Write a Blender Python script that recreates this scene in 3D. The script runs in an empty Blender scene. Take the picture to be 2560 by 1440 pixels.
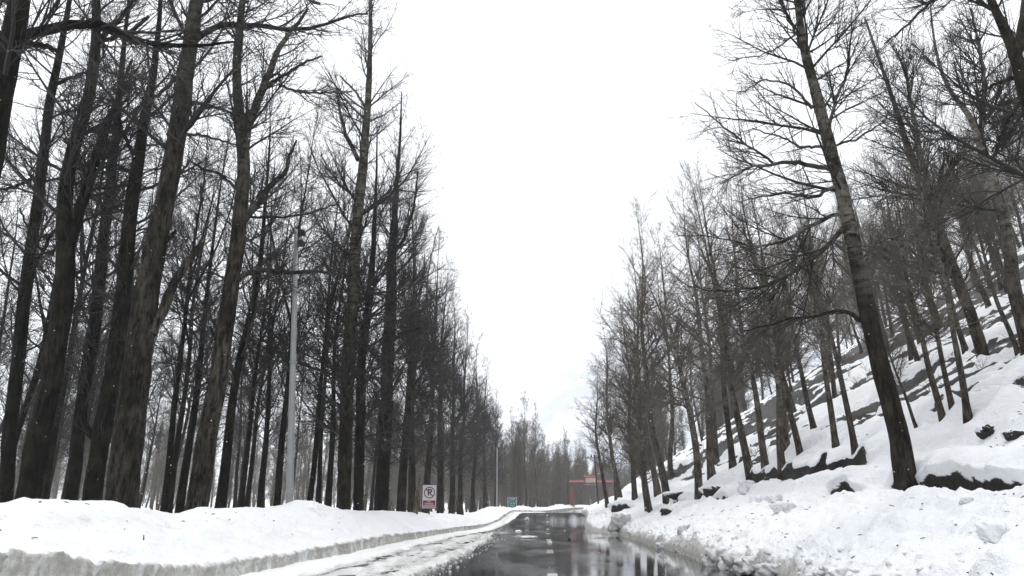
import bpy, bmesh, math, random
import numpy as np
from mathutils import Vector, Matrix

# ------------------------------------------------------------------ camera, sky, sun, exposure
scene = bpy.context.scene
COL = scene.collection
F_PX, PITCH, YAW = 1849.0, math.radians(16.85), math.radians(2.52)
CAM = np.array([0.0, 0.0, 1.4])
cam_data = bpy.data.cameras.new('camera')
cam_data.lens = 36.0 * F_PX / 2560.0
cam_data.sensor_width = 36.0
cam_data.clip_start = 0.1
cam_data.clip_end = 8000
cam = bpy.data.objects.new('camera', cam_data)
COL.objects.link(cam)
cam.location = CAM
cam.rotation_euler = (math.radians(90) + PITCH, 0, YAW)
scene.camera = cam

SUN_EL, SUN_AZ = math.radians(66), math.radians(12)     # azimuth from +Y, positive to the right
world = bpy.data.worlds.new('World')
scene.world = world
world.use_nodes = True
wn = world.node_tree
wn.nodes.clear()
w_out = wn.nodes.new('ShaderNodeOutputWorld')
w_bg = wn.nodes.new('ShaderNodeBackground')
w_sky = wn.nodes.new('ShaderNodeTexSky')
w_sky.sky_type = 'NISHITA'
w_sky.sun_disc = False
w_sky.sun_elevation = SUN_EL
w_sky.sun_rotation = SUN_AZ
w_mix = wn.nodes.new('ShaderNodeMix')
w_mix.data_type = 'RGBA'
w_mix.inputs[0].default_value = 0.90            # a closed, even snow cloud over the clear sky
w_mix.inputs[7].default_value = (12.9, 13.1, 13.4, 1)
wn.links.new(w_sky.outputs[0], w_mix.inputs[6])
wn.links.new(w_mix.outputs[2], w_bg.inputs[0])
w_bg.inputs[1].default_value = 0.10
wn.links.new(w_bg.outputs[0], w_out.inputs[0])

sun_data = bpy.data.lights.new('sun', 'SUN')
sun_data.energy = 1.9
sun_data.angle = math.radians(24)
sun_data.color = (1.0, 0.985, 0.96)
sun = bpy.data.objects.new('sun', sun_data)
COL.objects.link(sun)
sun.location = (0, 0, 60)
_d = Vector((math.sin(SUN_AZ) * math.cos(SUN_EL), math.cos(SUN_AZ) * math.cos(SUN_EL), math.sin(SUN_EL)))
sun.rotation_euler = _d.to_track_quat('Z', 'Y').to_euler()

scene.view_settings.view_transform = 'Standard'
scene.view_settings.look = 'None'
scene.view_settings.exposure = 0.14
scene.view_settings.gamma = 1.0
scene.view_settings.use_curve_mapping = False
scene.render.engine = 'CYCLES'
cy = scene.cycles
cy.max_bounces = 5
cy.diffuse_bounces = 3
cy.glossy_bounces = 3
cy.transmission_bounces = 2
cy.volume_bounces = 2
cy.transparent_max_bounces = 4
cy.use_denoising = True
cy.denoising_prefilter = 'ACCURATE'
cy.use_adaptive_sampling = True
cy.adaptive_threshold = 0.02
cy.caustics_reflective = False
cy.caustics_refractive = False

HAZE_DENSITY = 0.00047

# ------------------------------------------------------------------ helpers: projection, noise
FH = np.array([-math.sin(YAW), math.cos(YAW), 0.0])
RIGHT = np.array([math.cos(YAW), math.sin(YAW), 0.0])
FWD = math.cos(PITCH) * FH + np.array([0, 0, math.sin(PITCH)])
UP = -math.sin(PITCH) * FH + np.array([0, 0, math.cos(PITCH)])
def ray(px, py):
    return FWD + RIGHT * (px - 1280) / F_PX + UP * (720 - py) / F_PX
def at(px, py, Y):                     # the point of that sight line at distance Y down the road
    r = ray(px, py)
    return CAM + r * (Y / r[1])
def at_x(px, py, X):
    r = ray(px, py)
    return CAM + r * (X / r[0])
def px_size(P, w):                     # metres that w photograph pixels cover at P
    return w * float(np.dot(P - CAM, FWD)) / F_PX

def _hash(ix, iy, seed):
    h = (ix.astype(np.int64) * 374761393 + iy.astype(np.int64) * 668265263 + seed * 974634777) & 0x7fffffff
    h = ((h ^ (h >> 13)) * 1274126177) & 0x7fffffff
    h = h ^ (h >> 16)
    return (h & 0xffff) / 65535.0
def vnoise(x, y, seed=0):
    x = np.asarray(x, float); y = np.asarray(y, float)
    x, y = np.broadcast_arrays(x, y)
    ix = np.floor(x); iy = np.floor(y)
    fx = x - ix; fy = y - iy
    fx = fx * fx * fx * (fx * (fx * 6 - 15) + 10); fy = fy * fy * fy * (fy * (fy * 6 - 15) + 10)
    a = _hash(ix, iy, seed); b = _hash(ix + 1, iy, seed)
    c = _hash(ix, iy + 1, seed); d = _hash(ix + 1, iy + 1, seed)
    return ((a + (b - a) * fx) * (1 - fy) + (c + (d - c) * fx) * fy) * 2 - 1
def fbm(x, y, seed=0, octv=4, gain=0.5):
    s = 0; a = 1; n = 0
    for o in range(octv):
        ca, sa = math.cos(o * 1.1), math.sin(o * 1.1)
        s = s + a * vnoise((x * ca - y * sa) * 2 ** o, (x * sa + y * ca) * 2 ** o, seed + o * 17)
        n += a; a *= gain
    return s / n
def sstep(a, b, x):
    t = np.clip((np.asarray(x, float) - a) / (b - a), 0, 1)
    return t * t * (3 - 2 * t)

# ------------------------------------------------------------------ helpers: objects, meshes
def make_mesh(name, V, Fq, smooth=True, attrs=None):
    V = np.asarray(V, np.float32); Fq = np.asarray(Fq, np.int32)
    me = bpy.data.meshes.new(name)
    me.vertices.add(len(V)); me.vertices.foreach_set('co', V.ravel())
    n, k = Fq.shape
    me.loops.add(n * k); me.loops.foreach_set('vertex_index', Fq.ravel())
    me.polygons.add(n)
    me.polygons.foreach_set('loop_start', np.arange(0, n * k, k, dtype=np.int32))
    me.polygons.foreach_set('loop_total', np.full(n, k, np.int32))
    me.polygons.foreach_set('use_smooth', np.full(n, smooth, bool))
    for an, av in (attrs or {}).items():
        a = me.attributes.new(an, 'FLOAT', 'POINT')
        a.data.foreach_set('value', np.asarray(av, np.float32).ravel())
    me.update(calc_edges=True)
    return me
def link(name, me, mat=None, parent=None, loc=None):
    o = bpy.data.objects.new(name, me)
    COL.objects.link(o)
    if mat is not None:
        me.materials.clear(); me.materials.append(mat)
    if parent is not None:
        o.parent = parent
    if loc is not None:
        o.location = loc
    return o
def empty(name, loc, rz=0.0):
    o = bpy.data.objects.new(name, None)
    COL.objects.link(o)
    o.location = loc; o.rotation_euler = (0, 0, rz)
    o.empty_display_size = 0.2
    return o
def tag(o, label=None, cat=None, group=None, kind=None):
    if label: o['label'] = label
    if cat: o['category'] = cat
    if group: o['group'] = group
    if kind: o['kind'] = kind
    return o
def grid_faces(nr, nc):
    i = np.arange(nr - 1)[:, None] * nc + np.arange(nc - 1)[None, :]
    i = i.ravel()
    return np.stack([i, i + 1, i + nc + 1, i + nc], 1)
class MB:                                # collects boxes, tubes and prisms into one mesh
    def __init__(self): self.v = []; self.f = []
    def box(self, c, s, rz=0.0, taper=1.0):
        b = len(self.v); cx, cy_, cz = c; sx, sy, sz = s[0] / 2, s[1] / 2, s[2] / 2
        for dz in (-1, 1):
            k = taper if dz > 0 else 1.0
            for dx, dy in ((-1, -1), (1, -1), (1, 1), (-1, 1)):
                x, y = dx * sx * k, dy * sy * k
                self.v.append((cx + x * math.cos(rz) - y * math.sin(rz), cy_ + x * math.sin(rz) + y * math.cos(rz), cz + dz * sz))
        self.f += [(b, b+3, b+2, b+1), (b+4, b+5, b+6, b+7)] + [(b+i, b+(i+1) % 4, b+4+(i+1) % 4, b+4+i) for i in range(4)]
        return self
    def tube(self, pts, rad, n=10, cap=True):
        pts = [Vector(p) for p in pts]; b = len(self.v)
        for i, p in enumerate(pts):
            t = (pts[min(i+1, len(pts)-1)] - pts[max(i-1, 0)]).normalized()
            ref = Vector((0, 0, 1)) if abs(t.z) < 0.9 else Vector((1, 0, 0))
            u = t.cross(ref).normalized(); w = t.cross(u)
            r = rad[i] if isinstance(rad, (list, tuple)) else rad
            for k in range(n):
                a = 2 * math.pi * k / n
                self.v.append(tuple(p + u * r * math.cos(a) + w * r * math.sin(a)))
        for i in range(len(pts) - 1):
            for k in range(n):
                a, c = b + i*n + k, b + i*n + (k+1) % n
                self.f.append((a, a + n, c + n, c))
        if cap:
            self.f.append(tuple(b + k for k in range(n)))
            self.f.append(tuple(b + (len(pts)-1)*n + k for k in reversed(range(n))))
        return self
    def prism(self, poly, y0, y1):       # polygon in x,z pulled along y
        b = len(self.v); n = len(poly)
        for y in (y0, y1):
            for x, z in poly: self.v.append((x, y, z))
        self.f.append(tuple(range(b, b+n))); self.f.append(tuple(range(b+2*n-1, b+n-1, -1)))
        for i in range(n):
            self.f.append((b+(i+1) % n, b+i, b+n+i, b+n+(i+1) % n))
        return self
    def build(self, name, mat, parent=None, smooth=False, loc=None):
        me = bpy.data.meshes.new(name); me.from_pydata(self.v, [], self.f); me.update()
        if smooth:
            me.polygons.foreach_set('use_smooth', [len(p.vertices) == 4 for p in me.polygons])
        bm = bmesh.new(); bm.from_mesh(me); bmesh.ops.recalc_face_normals(bm, faces=bm.faces); bm.to_mesh(me); bm.free()
        return link(name, me, mat, parent, loc)

# ------------------------------------------------------------------ materials
def nodes_of(name):
    m = bpy.data.materials.new(name); m.use_nodes = True
    nt = m.node_tree; nt.nodes.clear()
    out = nt.nodes.new('ShaderNodeOutputMaterial'); b = nt.nodes.new('ShaderNodeBsdfPrincipled')
    nt.links.new(b.outputs[0], out.inputs[0])
    return m, nt, b, out
class N:
    def __init__(self, nt): self.nt = nt
    def coord(self, kind='Object', scale=(1, 1, 1)):
        tc = self.nt.nodes.new('ShaderNodeTexCoord'); mp = self.nt.nodes.new('ShaderNodeMapping')
        mp.inputs['Scale'].default_value = scale
        self.nt.links.new(tc.outputs[kind], mp.inputs[0]); return mp.outputs[0]
    def noise(self, vec, scale, detail=4, rough=0.55):
        n = self.nt.nodes.new('ShaderNodeTexNoise'); n.inputs['Scale'].default_value = scale
        n.inputs['Detail'].default_value = detail; n.inputs['Roughness'].default_value = rough
        self.nt.links.new(vec, n.inputs['Vector']); return n.outputs['Fac']
    def ramp(self, fac, stops):
        r = self.nt.nodes.new('ShaderNodeValToRGB'); cr = r.color_ramp
        while len(cr.elements) < len(stops): cr.elements.new(0.5)
        for e, (p, c) in zip(cr.elements, stops):
            e.position = p; e.color = (c, c, c, 1) if isinstance(c, (int, float)) else (*c, 1)
        self.nt.links.new(fac, r.inputs[0]); return r.outputs[0]
    def mix(self, fac, a, b):
        m = self.nt.nodes.new('ShaderNodeMix'); m.data_type = 'RGBA'
        for s, v in ((0, fac), (6, a), (7, b)):
            if hasattr(v, 'links'): self.nt.links.new(v, m.inputs[s])
            elif isinstance(v, (int, float)): m.inputs[s].default_value = v
            else: m.inputs[s].default_value = (*v, 1)
        return m.outputs[2]
    def math(self, op, a, b=0.0):
        m = self.nt.nodes.new('ShaderNodeMath'); m.operation = op
        for s, v in ((0, a), (1, b)):
            if hasattr(v, 'links'): self.nt.links.new(v, m.inputs[s])
            else: m.inputs[s].default_value = v
        return m.outputs[0]
    def attr(self, name):
        a = self.nt.nodes.new('ShaderNodeAttribute'); a.attribute_name = name; return a.outputs['Fac']
    def rand(self):
        return self.nt.nodes.new('ShaderNodeObjectInfo').outputs['Random']
    def bump(self, h, strength, dist, b):
        bn = self.nt.nodes.new('ShaderNodeBump'); bn.inputs['Strength'].default_value = strength
        bn.inputs['Distance'].default_value = dist
        self.nt.links.new(h, bn.inputs['Height']); self.nt.links.new(bn.outputs[0], b.inputs['Normal'])
    def to(self, sock, b, name): self.nt.links.new(sock, b.inputs[name])

def mat_snow():
    m, nt, b, _ = nodes_of('snow'); n = N(nt)
    v = n.coord()
    big = n.noise(v, 1.3, 5); fine = n.noise(v, 26, 4, 0.65); mid = n.noise(v, 6, 4)
    col = n.mix(big, (0.83, 0.855, 0.885), (0.90, 0.91, 0.925))
    # grit and road dirt
    d = n.math('ADD', n.attr('dirt'), n.math('MULTIPLY', n.math('SUBTRACT', mid, 0.5), 1.1))
    streak = n.noise(n.coord(scale=(1, 1, 0.22)), 7, 5, 0.7)
    d = n.math('ADD', d, n.math('MULTIPLY', n.math('SUBTRACT', streak, 0.5), 0.9))
    d = n.math('MULTIPLY', n.ramp(d, [(0.28, 0.0), (0.92, 1.0)]), 0.9)
    grit = n.mix(fine, (0.22, 0.205, 0.17), (0.56, 0.545, 0.495))
    col = n.mix(d, col, grit)
    # bare soil where the snow has slid away
    vs = n.coord(scale=(1, 0.45, 1))
    s = n.math('ADD', n.attr('soil'), n.math('MULTIPLY', n.math('SUBTRACT', n.noise(vs, 1.6, 7, 0.72), 0.5), 0.95))
    s = n.ramp(s, [(0.47, 0.0), (0.53, 1.0)])
    soil = n.mix(n.noise(v, 9, 5, 0.7), (0.002, 0.0018, 0.0015), (0.028, 0.022, 0.016))
    col = n.mix(s, col, soil)
    n.to(col, b, 'Base Color')
    b.inputs['Roughness'].default_value = 0.62
    b.inputs['Specular IOR Level'].default_value = 0.25
    h = n.math('ADD', n.math('MULTIPLY', mid, 1.0), n.math('MULTIPLY', fine, 0.35))
    n.bump(h, 0.8, 0.12, b)
    return m
def mat_slush():
    m, nt, b, _ = nodes_of('slush'); n = N(nt)
    v = n.coord(); vs = n.coord(scale=(1, 0.3, 1))
    fine = n.noise(v, 18, 5, 0.7)
    wet = n.attr('wet')
    w = n.math('ADD', wet, n.math('MULTIPLY', n.math('SUBTRACT', n.noise(vs, 3.2, 5, 0.65), 0.5), 1.2))
    w = n.ramp(w, [(0.3, 0.0), (0.75, 1.0)])
    col = n.mix(w, (0.80, 0.81, 0.80), (0.30, 0.305, 0.30))
    d = n.math('MULTIPLY', n.attr('dirt'), n.ramp(n.noise(v, 7, 4), [(0.3, 0.25), (0.65, 1.0)]))
    col = n.mix(d, col, n.mix(fine, (0.10, 0.09, 0.075), (0.46, 0.44, 0.39)))
    n.to(col, b, 'Base Color')
    n.to(n.ramp(w, [(0.0, 0.6), (1.0, 0.13)]), b, 'Roughness')
    n.bump(fine, 0.6, 0.05, b)
    return m
def mat_asphalt():
    m, nt, b, _ = nodes_of('wet_asphalt'); n = N(nt)
    v = n.coord(); vs = n.coord(scale=(1, 0.35, 1))
    col = n.mix(n.noise(v, 60, 3, 0.7), (0.018, 0.019, 0.021), (0.055, 0.056, 0.058))
    pud = n.noise(vs, 0.42, 5, 0.6)
    # a film of water: deeper towards the right verge
    x = nt.nodes.new('ShaderNodeSeparateXYZ'); nt.links.new(v, x.inputs[0])
    side = n.math('MULTIPLY', n.math('ADD', x.outputs[0], 1.0), 0.035)
    track = n.math('MULTIPLY', n.math('SINE', n.math('MULTIPLY', x.outputs[0], 3.6)), 0.045)
    p = n.math('ADD', n.math('ADD', pud, side), track)
    n.to(n.mix(n.ramp(p, [(0.3, 0.0), (0.7, 1.0)]), col, (0.020, 0.021, 0.023)), b, 'Base Color')
    n.to(n.ramp(p, [(0.32, 0.26), (0.45, 0.15), (0.57, 0.07), (0.72, 0.04)]), b, 'Roughness')
    b.inputs['IOR'].default_value = 1.36
    h = n.math('MULTIPLY', n.noise(v, 90, 3, 0.7), n.ramp(p, [(0.38, 1.0), (0.62, 0.06)]))
    h2 = n.math('MULTIPLY', n.noise(n.coord(scale=(0.30, 1, 1)), 2.6, 5, 0.6), 1.6)
    n.to(n.ramp(p, [(0.36, 0.03), (0.64, 0.27)]), b, 'Specular IOR Level')
    n.bump(n.math('ADD', h, h2), 0.045, 0.015, b)
    return m
def mat_bark(name, dark, light, pale=None, pale_z=(8, 16), moss=0.0):
    m, nt, b, _ = nodes_of(name); n = N(nt)
    v = n.coord(scale=(1, 1, 0.24)); v1 = n.coord()
    fis = n.math('ADD', n.math('MULTIPLY', n.noise(v, 6.5, 5, 0.7), 0.65), n.math('MULTIPLY', n.noise(v, 19, 4, 0.7), 0.35))
    col = n.mix(n.ramp(fis, [(0.43, 0.0), (0.50, 0.45), (0.60, 1.0)]), dark, light)
    col = n.mix(n.math('MULTIPLY', n.ramp(n.noise(v1, 1.1, 4), [(0.42, 0), (0.62, 1)]), 0.7), col, tuple(c * 0.5 for c in dark))
    if moss:
        col = n.mix(n.math('MULTIPLY', n.ramp(n.noise(v1, 1.7, 4), [(0.5, 0), (0.66, 1)]), moss), col, (0.030, 0.032, 0.010))
    if pale:
        z = nt.nodes.new('ShaderNodeSeparateXYZ'); nt.links.new(v1, z.inputs[0])
        band = n.ramp(n.noise(n.coord(scale=(1.3, 1.3, 4.0)), 1.7, 6, 0.75), [(0.40, 0.0), (0.54, 1.0)])
        patch = n.ramp(n.noise(v1, 1.3, 5, 0.65), [(0.40, 0.05), (0.56, 1.0)])
        mr = nt.nodes.new('ShaderNodeMapRange'); mr.inputs[1].default_value, mr.inputs[2].default_value = pale_z
        nt.links.new(z.outputs[2], mr.inputs[0])
        k = n.math('MULTIPLY', n.math('MULTIPLY', band, patch), mr.outputs[0])
        col = n.mix(k, col, pale)
    # trees are not all the same shade of bark
    rnd = n.rand()
    hs = nt.nodes.new('ShaderNodeHueSaturation')
    nt.links.new(col, hs.inputs['Color']); nt.links.new(n.math('ADD', n.math('MULTIPLY', rnd, 0.5), 0.75), hs.inputs['Value'])
    n.to(hs.outputs[0], b, 'Base Color')
    b.inputs['Roughness'].default_value = 0.8
    b.inputs['Specular IOR Level'].default_value = 0.08
    n.bump(fis, 1.0, 0.08, b)
    return m
def mat_plain(name, col, rough=0.6, metal=0.0, var=0.3, scale=6, bump=0.15):
    m, nt, b, _ = nodes_of(name); n = N(nt)
    v = n.coord(); f = n.noise(v, scale, 5, 0.65)
    lo = tuple(c * (1 - var) for c in col); hi = tuple(min(1, c * (1 + var)) for c in col)
    n.to(n.mix(f, lo, hi), b, 'Base Color')
    n.to(n.ramp(f, [(0.3, max(0, rough - 0.12)), (0.7, min(1, rough + 0.12))]), b, 'Roughness')
    b.inputs['Metallic'].default_value = metal
    if bump: n.bump(n.noise(v, scale * 4, 3), bump, 0.01, b)
    return m
def mat_rock():
    m, nt, b, _ = nodes_of('wet_dark_rock'); n = N(nt); v = n.coord()
    n.to(n.mix(n.noise(v, 7, 6, 0.7), (0.003, 0.003, 0.0035), (0.040, 0.034, 0.028)), b, 'Base Color')
    b.inputs['Roughness'].default_value = 0.7
    n.bump(n.noise(v, 8, 7, 0.75), 1.0, 0.2, b)
    return m
def mat_mountain():
    m, nt, b, _ = nodes_of('mountain_rock_and_snow'); n = N(nt)
    v = n.coord(scale=(1, 1, 1.6))
    f = n.noise(v, 0.0055, 7, 0.62)
    n.to(n.mix(n.ramp(f, [(0.47, 0.0), (0.54, 1.0)]), (0.36, 0.40, 0.47), (0.80, 0.83, 0.88)), b, 'Base Color')  # rock paled and blued in colour, standing in for thicker haze
    b.inputs['Roughness'].default_value = 0.8
    return m
def mat_worn_paint(thr):
    m, nt, b, _ = nodes_of('worn_road_paint'); n = N(nt); v = n.coord()
    k = n.ramp(n.noise(n.coord(scale=(1, 2.5, 1)), 5, 5, 0.7), [(thr - 0.06, 0.0), (thr + 0.07, 1.0)])
    n.to(n.mix(k, (0.04, 0.04, 0.04), n.mix(n.noise(v, 14, 4), (0.24, 0.23, 0.20), (0.42, 0.41, 0.36))), b, 'Base Color')
    b.inputs['Roughness'].default_value = 0.3
    return m
M = dict(
    snow=mat_snow(), slush=mat_slush(), asphalt=mat_asphalt(), rock=mat_rock(), mountain=mat_mountain(), paint=mat_worn_paint(0.40), paint_faint=mat_worn_paint(0.60),
    bark=mat_bark('dark_wet_bark', (0.002, 0.0018, 0.0015), (0.027, 0.023, 0.018), moss=0.3),
    bark_pale=mat_bark('poplar_bark', (0.005, 0.0042, 0.0032), (0.052, 0.042, 0.029), (0.14, 0.135, 0.11), (7, 16), 0.35),
    bark_rough=mat_bark('furrowed_lit_brown_bark', (0.004, 0.0035, 0.003), (0.085, 0.073, 0.057), (0.15, 0.145, 0.12), (11, 19), 0.3),  # furrowed bark; its lighter tone paints light falling on these two trunks
    bark_banded=mat_bark('pale_banded_poplar_bark', (0.006, 0.005, 0.004), (0.050, 0.041, 0.030), (0.15, 0.14, 0.115), (4.5, 8), 0.25),
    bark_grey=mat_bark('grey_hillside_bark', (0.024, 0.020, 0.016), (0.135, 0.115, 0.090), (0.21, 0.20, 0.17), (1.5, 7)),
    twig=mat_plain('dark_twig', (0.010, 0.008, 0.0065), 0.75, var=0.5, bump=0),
    twig_hazed=mat_plain('far_hazed_grey_twig', (0.095, 0.083, 0.064), 0.75, var=0.3, bump=0),  # far twigs coloured paler to imitate haze over distance
    twig_brown=mat_plain('brown_twig', (0.088, 0.072, 0.052), 0.75, var=0.4, bump=0),
    wood=mat_bark('split_raw_wood', (0.10, 0.075, 0.045), (0.30, 0.24, 0.15)),
    galv=mat_plain('galvanised_steel', (0.27, 0.28, 0.28), 0.5, 0.25, 0.5, 2.5),
    black=mat_plain('black_metal', (0.012, 0.012, 0.013), 0.5, 0.2),
    glass_dark=mat_plain('dark_lamp_glass', (0.03, 0.032, 0.035), 0.15, bump=0),
    sign_white=mat_plain('sign_white', (0.62, 0.65, 0.67), 0.45, var=0.08),
    sign_red=mat_plain('sign_red', (0.24, 0.008, 0.012), 0.45, var=0.15),
    sign_dirty=mat_plain('sign_mud_splash', (0.30, 0.24, 0.21), 0.7, var=0.4, scale=14),
    sign_black=mat_plain('sign_black', (0.012, 0.014, 0.014), 0.5),
    green=mat_plain('sign_green', (0.006, 0.10, 0.085), 0.45, var=0.15),
    blue=mat_plain('blue_paint', (0.05, 0.075, 0.16), 0.5), rust=mat_plain('brown_red_paint', (0.15, 0.05, 0.03), 0.6),
    roof_red=mat_plain('roof_red', (0.25, 0.045, 0.05), 0.5, var=0.2), orange=mat_plain('pillar_orange', (0.20, 0.085, 0.05), 0.55, var=0.2),
    panel_red=mat_plain('panel_dark_red', (0.24, 0.04, 0.03), 0.55), cream=mat_plain('cream_panel', (0.62, 0.58, 0.42), 0.55, var=0.1),
    yellow=mat_plain('ochre_trim', (0.50, 0.30, 0.08), 0.55), violet=mat_plain('dark_violet_band', (0.085, 0.062, 0.078), 0.55),
    pole_wood=mat_plain('old_timber_pole', (0.06, 0.05, 0.04), 0.8, var=0.4), wire=mat_plain('cable', (0.02, 0.02, 0.022), 0.6, bump=0),
    flake=mat_plain('snow_flake', (0.9, 0.91, 0.93), 0.7, var=0.02, bump=0),
    stone=mat_plain('grey_stone', (0.30, 0.30, 0.29), 0.8, var=0.3),
)

# ------------------------------------------------------------------ the lie of the land
def zr(Y):                                # height of the road along its length
    Y = np.asarray(Y, float)
    return 1.30 * sstep(60, 98, Y) + 1.0 * sstep(150, 230, Y) + 2.0 * sstep(230, 600, Y)
def cx(Y):                                # the road bends right past the crest
    d = np.maximum(np.asarray(Y, float) - 85, 0)
    return np.where(d < 250, d * d / 1350.0, 250 * 250 / 1350.0 + (d - 250) * 0.37)
# left bank: crest and wall-top read off the photograph, as heights along the road
XB, XC = -6.45, -8.7
_cr = [(-500, 1300), (-200, 1292), (0, 1276), (90, 1258), (160, 1250), (230, 1254), (300, 1266), (430, 1281), (570, 1271), (680, 1268), (712, 1256), (735, 1250), (760, 1254), (790, 1268), (900, 1276), (1000, 1279), (1080, 1285), (1150, 1292), (1200, 1282), (1240, 1276)]
_cp = np.array([at_x(a, b, XC) for a, b in _cr]); _o = np.argsort(_cp[:, 1]); _cp = _cp[_o]
def crest_z(Y):
    z = np.interp(Y, _cp[:, 1], _cp[:, 2])
    return np.where(np.asarray(Y) > _cp[-1, 1], zr(Y) + 1.05 + 0.3 * vnoise(np.asarray(Y) * 0.11, 3.3, 5), z)
_wt = [(-300, 1345), (0, 1378), (150, 1390), (300, 1404), (420, 1416), (500, 1418), (600, 1405), (760, 1378), (900, 1350), (1000, 1336), (1100, 1324), (1200, 1306)]
_wp = np.array([at_x(a, b, XB) for a, b in _wt]); _wp = _wp[np.argsort(_wp[:, 1])]
def wall_z(Y):
    z = np.interp(Y, _wp[:, 1], _wp[:, 2])
    z = np.where(np.asarray(Y) > _wp[-1, 1], zr(Y) + 0.35, z)
    return np.clip(z, zr(Y) + 0.28, None)
def lsh(Y): return 2.3 * sstep(42, 88, Y)          # the left bank closes in on the road farther off
KX = np.array([4.62, 4.68, 4.82, 5.2, 6.5, 8.4, 9.0, 9.45, 9.75, 10.5, 10.8, 11.05, 12.0, 14.0, 400.0])
KZ = np.array([-0.08, 0.20, 0.33, 0.47, 1.08, 1.80, 1.86, 2.15, 2.55, 2.85, 3.05, 3.42, 3.95, 5.05, 5.05 + 386 * 0.585])
def scarp1(Y):                            # lower dark hollow under the near tree
    return np.maximum.reduce([sstep(14.5, 16, Y) * (1 - sstep(20.5, 22, Y)), 0.9 * sstep(22.4, 23.2, Y) * (1 - sstep(25.2, 26.5, Y)), 0.8 * sstep(39, 40, Y) * (1 - sstep(43, 44.5, Y)), 0.6 * sstep(52, 53, Y) * (1 - sstep(58, 60, Y))])
def scarp2(Y):                            # upper ledge
    return sstep(24.5, 27, Y) * (1 - sstep(41, 44, Y)) * (0.75 + 0.25 * vnoise(np.asarray(Y) * 0.8, 1.7, 9))
def hill(X, Y, detail=True):
    X = np.asarray(X, float); Y = np.asarray(Y, float)
    x = X - cx(Y)
    narrow = 1.2 * sstep(52, 62, Y) * (1 - sstep(66, 90, Y))
    xe = x + narrow * (1 - sstep(5, 9, x)) + (0.16 * fbm(Y * 0.8, 0.3, 21) + 0.25 * fbm(Y * 0.17, 8.3, 22)) * (1 - sstep(4.8, 8, x))
    z = np.interp(xe, KX, KZ)
    soil = np.zeros_like(z)
    near = 1 - sstep(8.8, 9.6, x)
    far = sstep(11, 13, x)
    edge = sstep(4.62, 5.0, xe)
    if True:
        s1 = scarp1(Y) * (0.85 + 0.3 * vnoise(Y * 1.9, 0.5, 31))
        xw = x + 0.28 * vnoise(Y * 0.9, 5.5, 33)
        z = z - 0.62 * s1 * sstep(8.55, 9.0, xw) * (1 - sstep(9.38, 9.43, xw))
        soil = np.maximum(soil, s1 * sstep(8.8, 9.2, xw) * (1 - sstep(9.42, 9.46, xw)))
        z = z + 0.25 * s1 * sstep(9.38, 9.46, xw) * (1 - sstep(9.6, 10.4, xw))
        s2 = scarp2(Y)
        z = z - 0.45 * s2 * sstep(10.1, 10.5, xw) * (1 - sstep(10.84, 10.90, xw)) + 0.12 * s2 * sstep(10.84, 10.92, xw) * (1 - sstep(11.2, 12, xw))
        soil = np.maximum(soil, 0.95 * s2 * sstep(10.42, 10.66, xw) * (1 - sstep(10.88, 10.93, xw)))
    # snow forms
    z = z + edge * near * (0.26 * fbm(x * 0.55, Y * 0.40, 41) + 0.24 * np.abs(fbm(x * 1.2, Y * 0.8, 43)))
    z = z + (1 - near) * (0.20 * fbm(x * 0.5, Y * 0.22, 45) + 0.10 * np.abs(fbm(x * 1.4, Y * 0.9, 46)))
    terr = fbm(x * 0.6 + 0.05 * Y, Y * 0.20, 47, 4)
    z = z + far * (0.35 * terr + 0.30 * sstep(0.05, 0.18, terr))
    up = 0.75 * sstep(13, 30, x) + 0.15 * sstep(30, 60, x)
    bare = sstep(-0.02, 0.30, -terr * 0.9 + fbm(x * 0.15, Y * 0.05, 49) * 0.45 + 0.42 * up + 0.02)
    small = fbm(x * 1.15 + 0.1 * Y, Y * 0.42, 48, 3)
    bare = np.maximum(bare, sstep(0.22, 0.42, small + 0.12 * up))
    z = z - far * 0.12 * sstep(0.2, 0.4, small + 0.12 * up)
    soil = np.maximum(soil, far * 0.74 * bare)
    dirt = (1 - sstep(4.66, 5.05, xe)) * 0.80 + 0.12 * (1 - sstep(5, 6.5, x))
    if detail:
        lump = np.abs(fbm(x * 3.2, Y * 2.6, 51, 3))
        z = z + edge * near * (0.15 * lump + 0.045 * fbm(x * 7, Y * 6, 53, 3)) * np.clip(40 / np.maximum(Y, 8), 0.4, 1)
        ch = sstep(4.66, 4.86, xe) * (1 - sstep(5.4, 6.2, xe))
        z = z + ch * (0.26 * np.maximum(fbm(x * 2.4, Y * 1.7, 55, 3), -0.15) + 0.07 * fbm(x * 8, Y * 7, 57, 3))
        z = z + (1 - near) * 0.03 * fbm(x * 2.2, Y * 1.5, 59, 3)
        dimple = fbm(x * 1.7, Y * 1.1, 61, 2)
        z = z - 0.09 * sstep(0.35, 0.55, dimple) * sstep(5.2, 6, x)
    return z + zr(Y), soil, dirt
def left_z(X, Y):
    X = np.asarray(X, float); Y = np.asarray(Y, float)
    return 0.15 + zr(Y) * 0.9 + 0.12 * fbm(X * 0.1, Y * 0.1, 71) + 0.02 * np.maximum(-X - 60, 0)
def on_hill(px, py):
    r = ray(px, py)
    t = np.linspace(6, 420, 20000)
    P = CAM[None] + r[None] * t[:, None]
    hz = hill(P[:, 0], P[:, 1], False)[0]
    ok = (P[:, 2] < hz) & (P[:, 0] - cx(P[:, 1]) > 4.3)
    return P[np.argmax(ok)] if ok.any() else at(px, py, 80)

# ------------------------------------------------------------------ ground, banks, road
def rows(y0, y1, ymin, growth):
    ys = list(np.arange(y0, ymin, 0.35)); y = ymin
    while y < y1: ys.append(y); y *= growth
    return np.array(ys + [y1])
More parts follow.
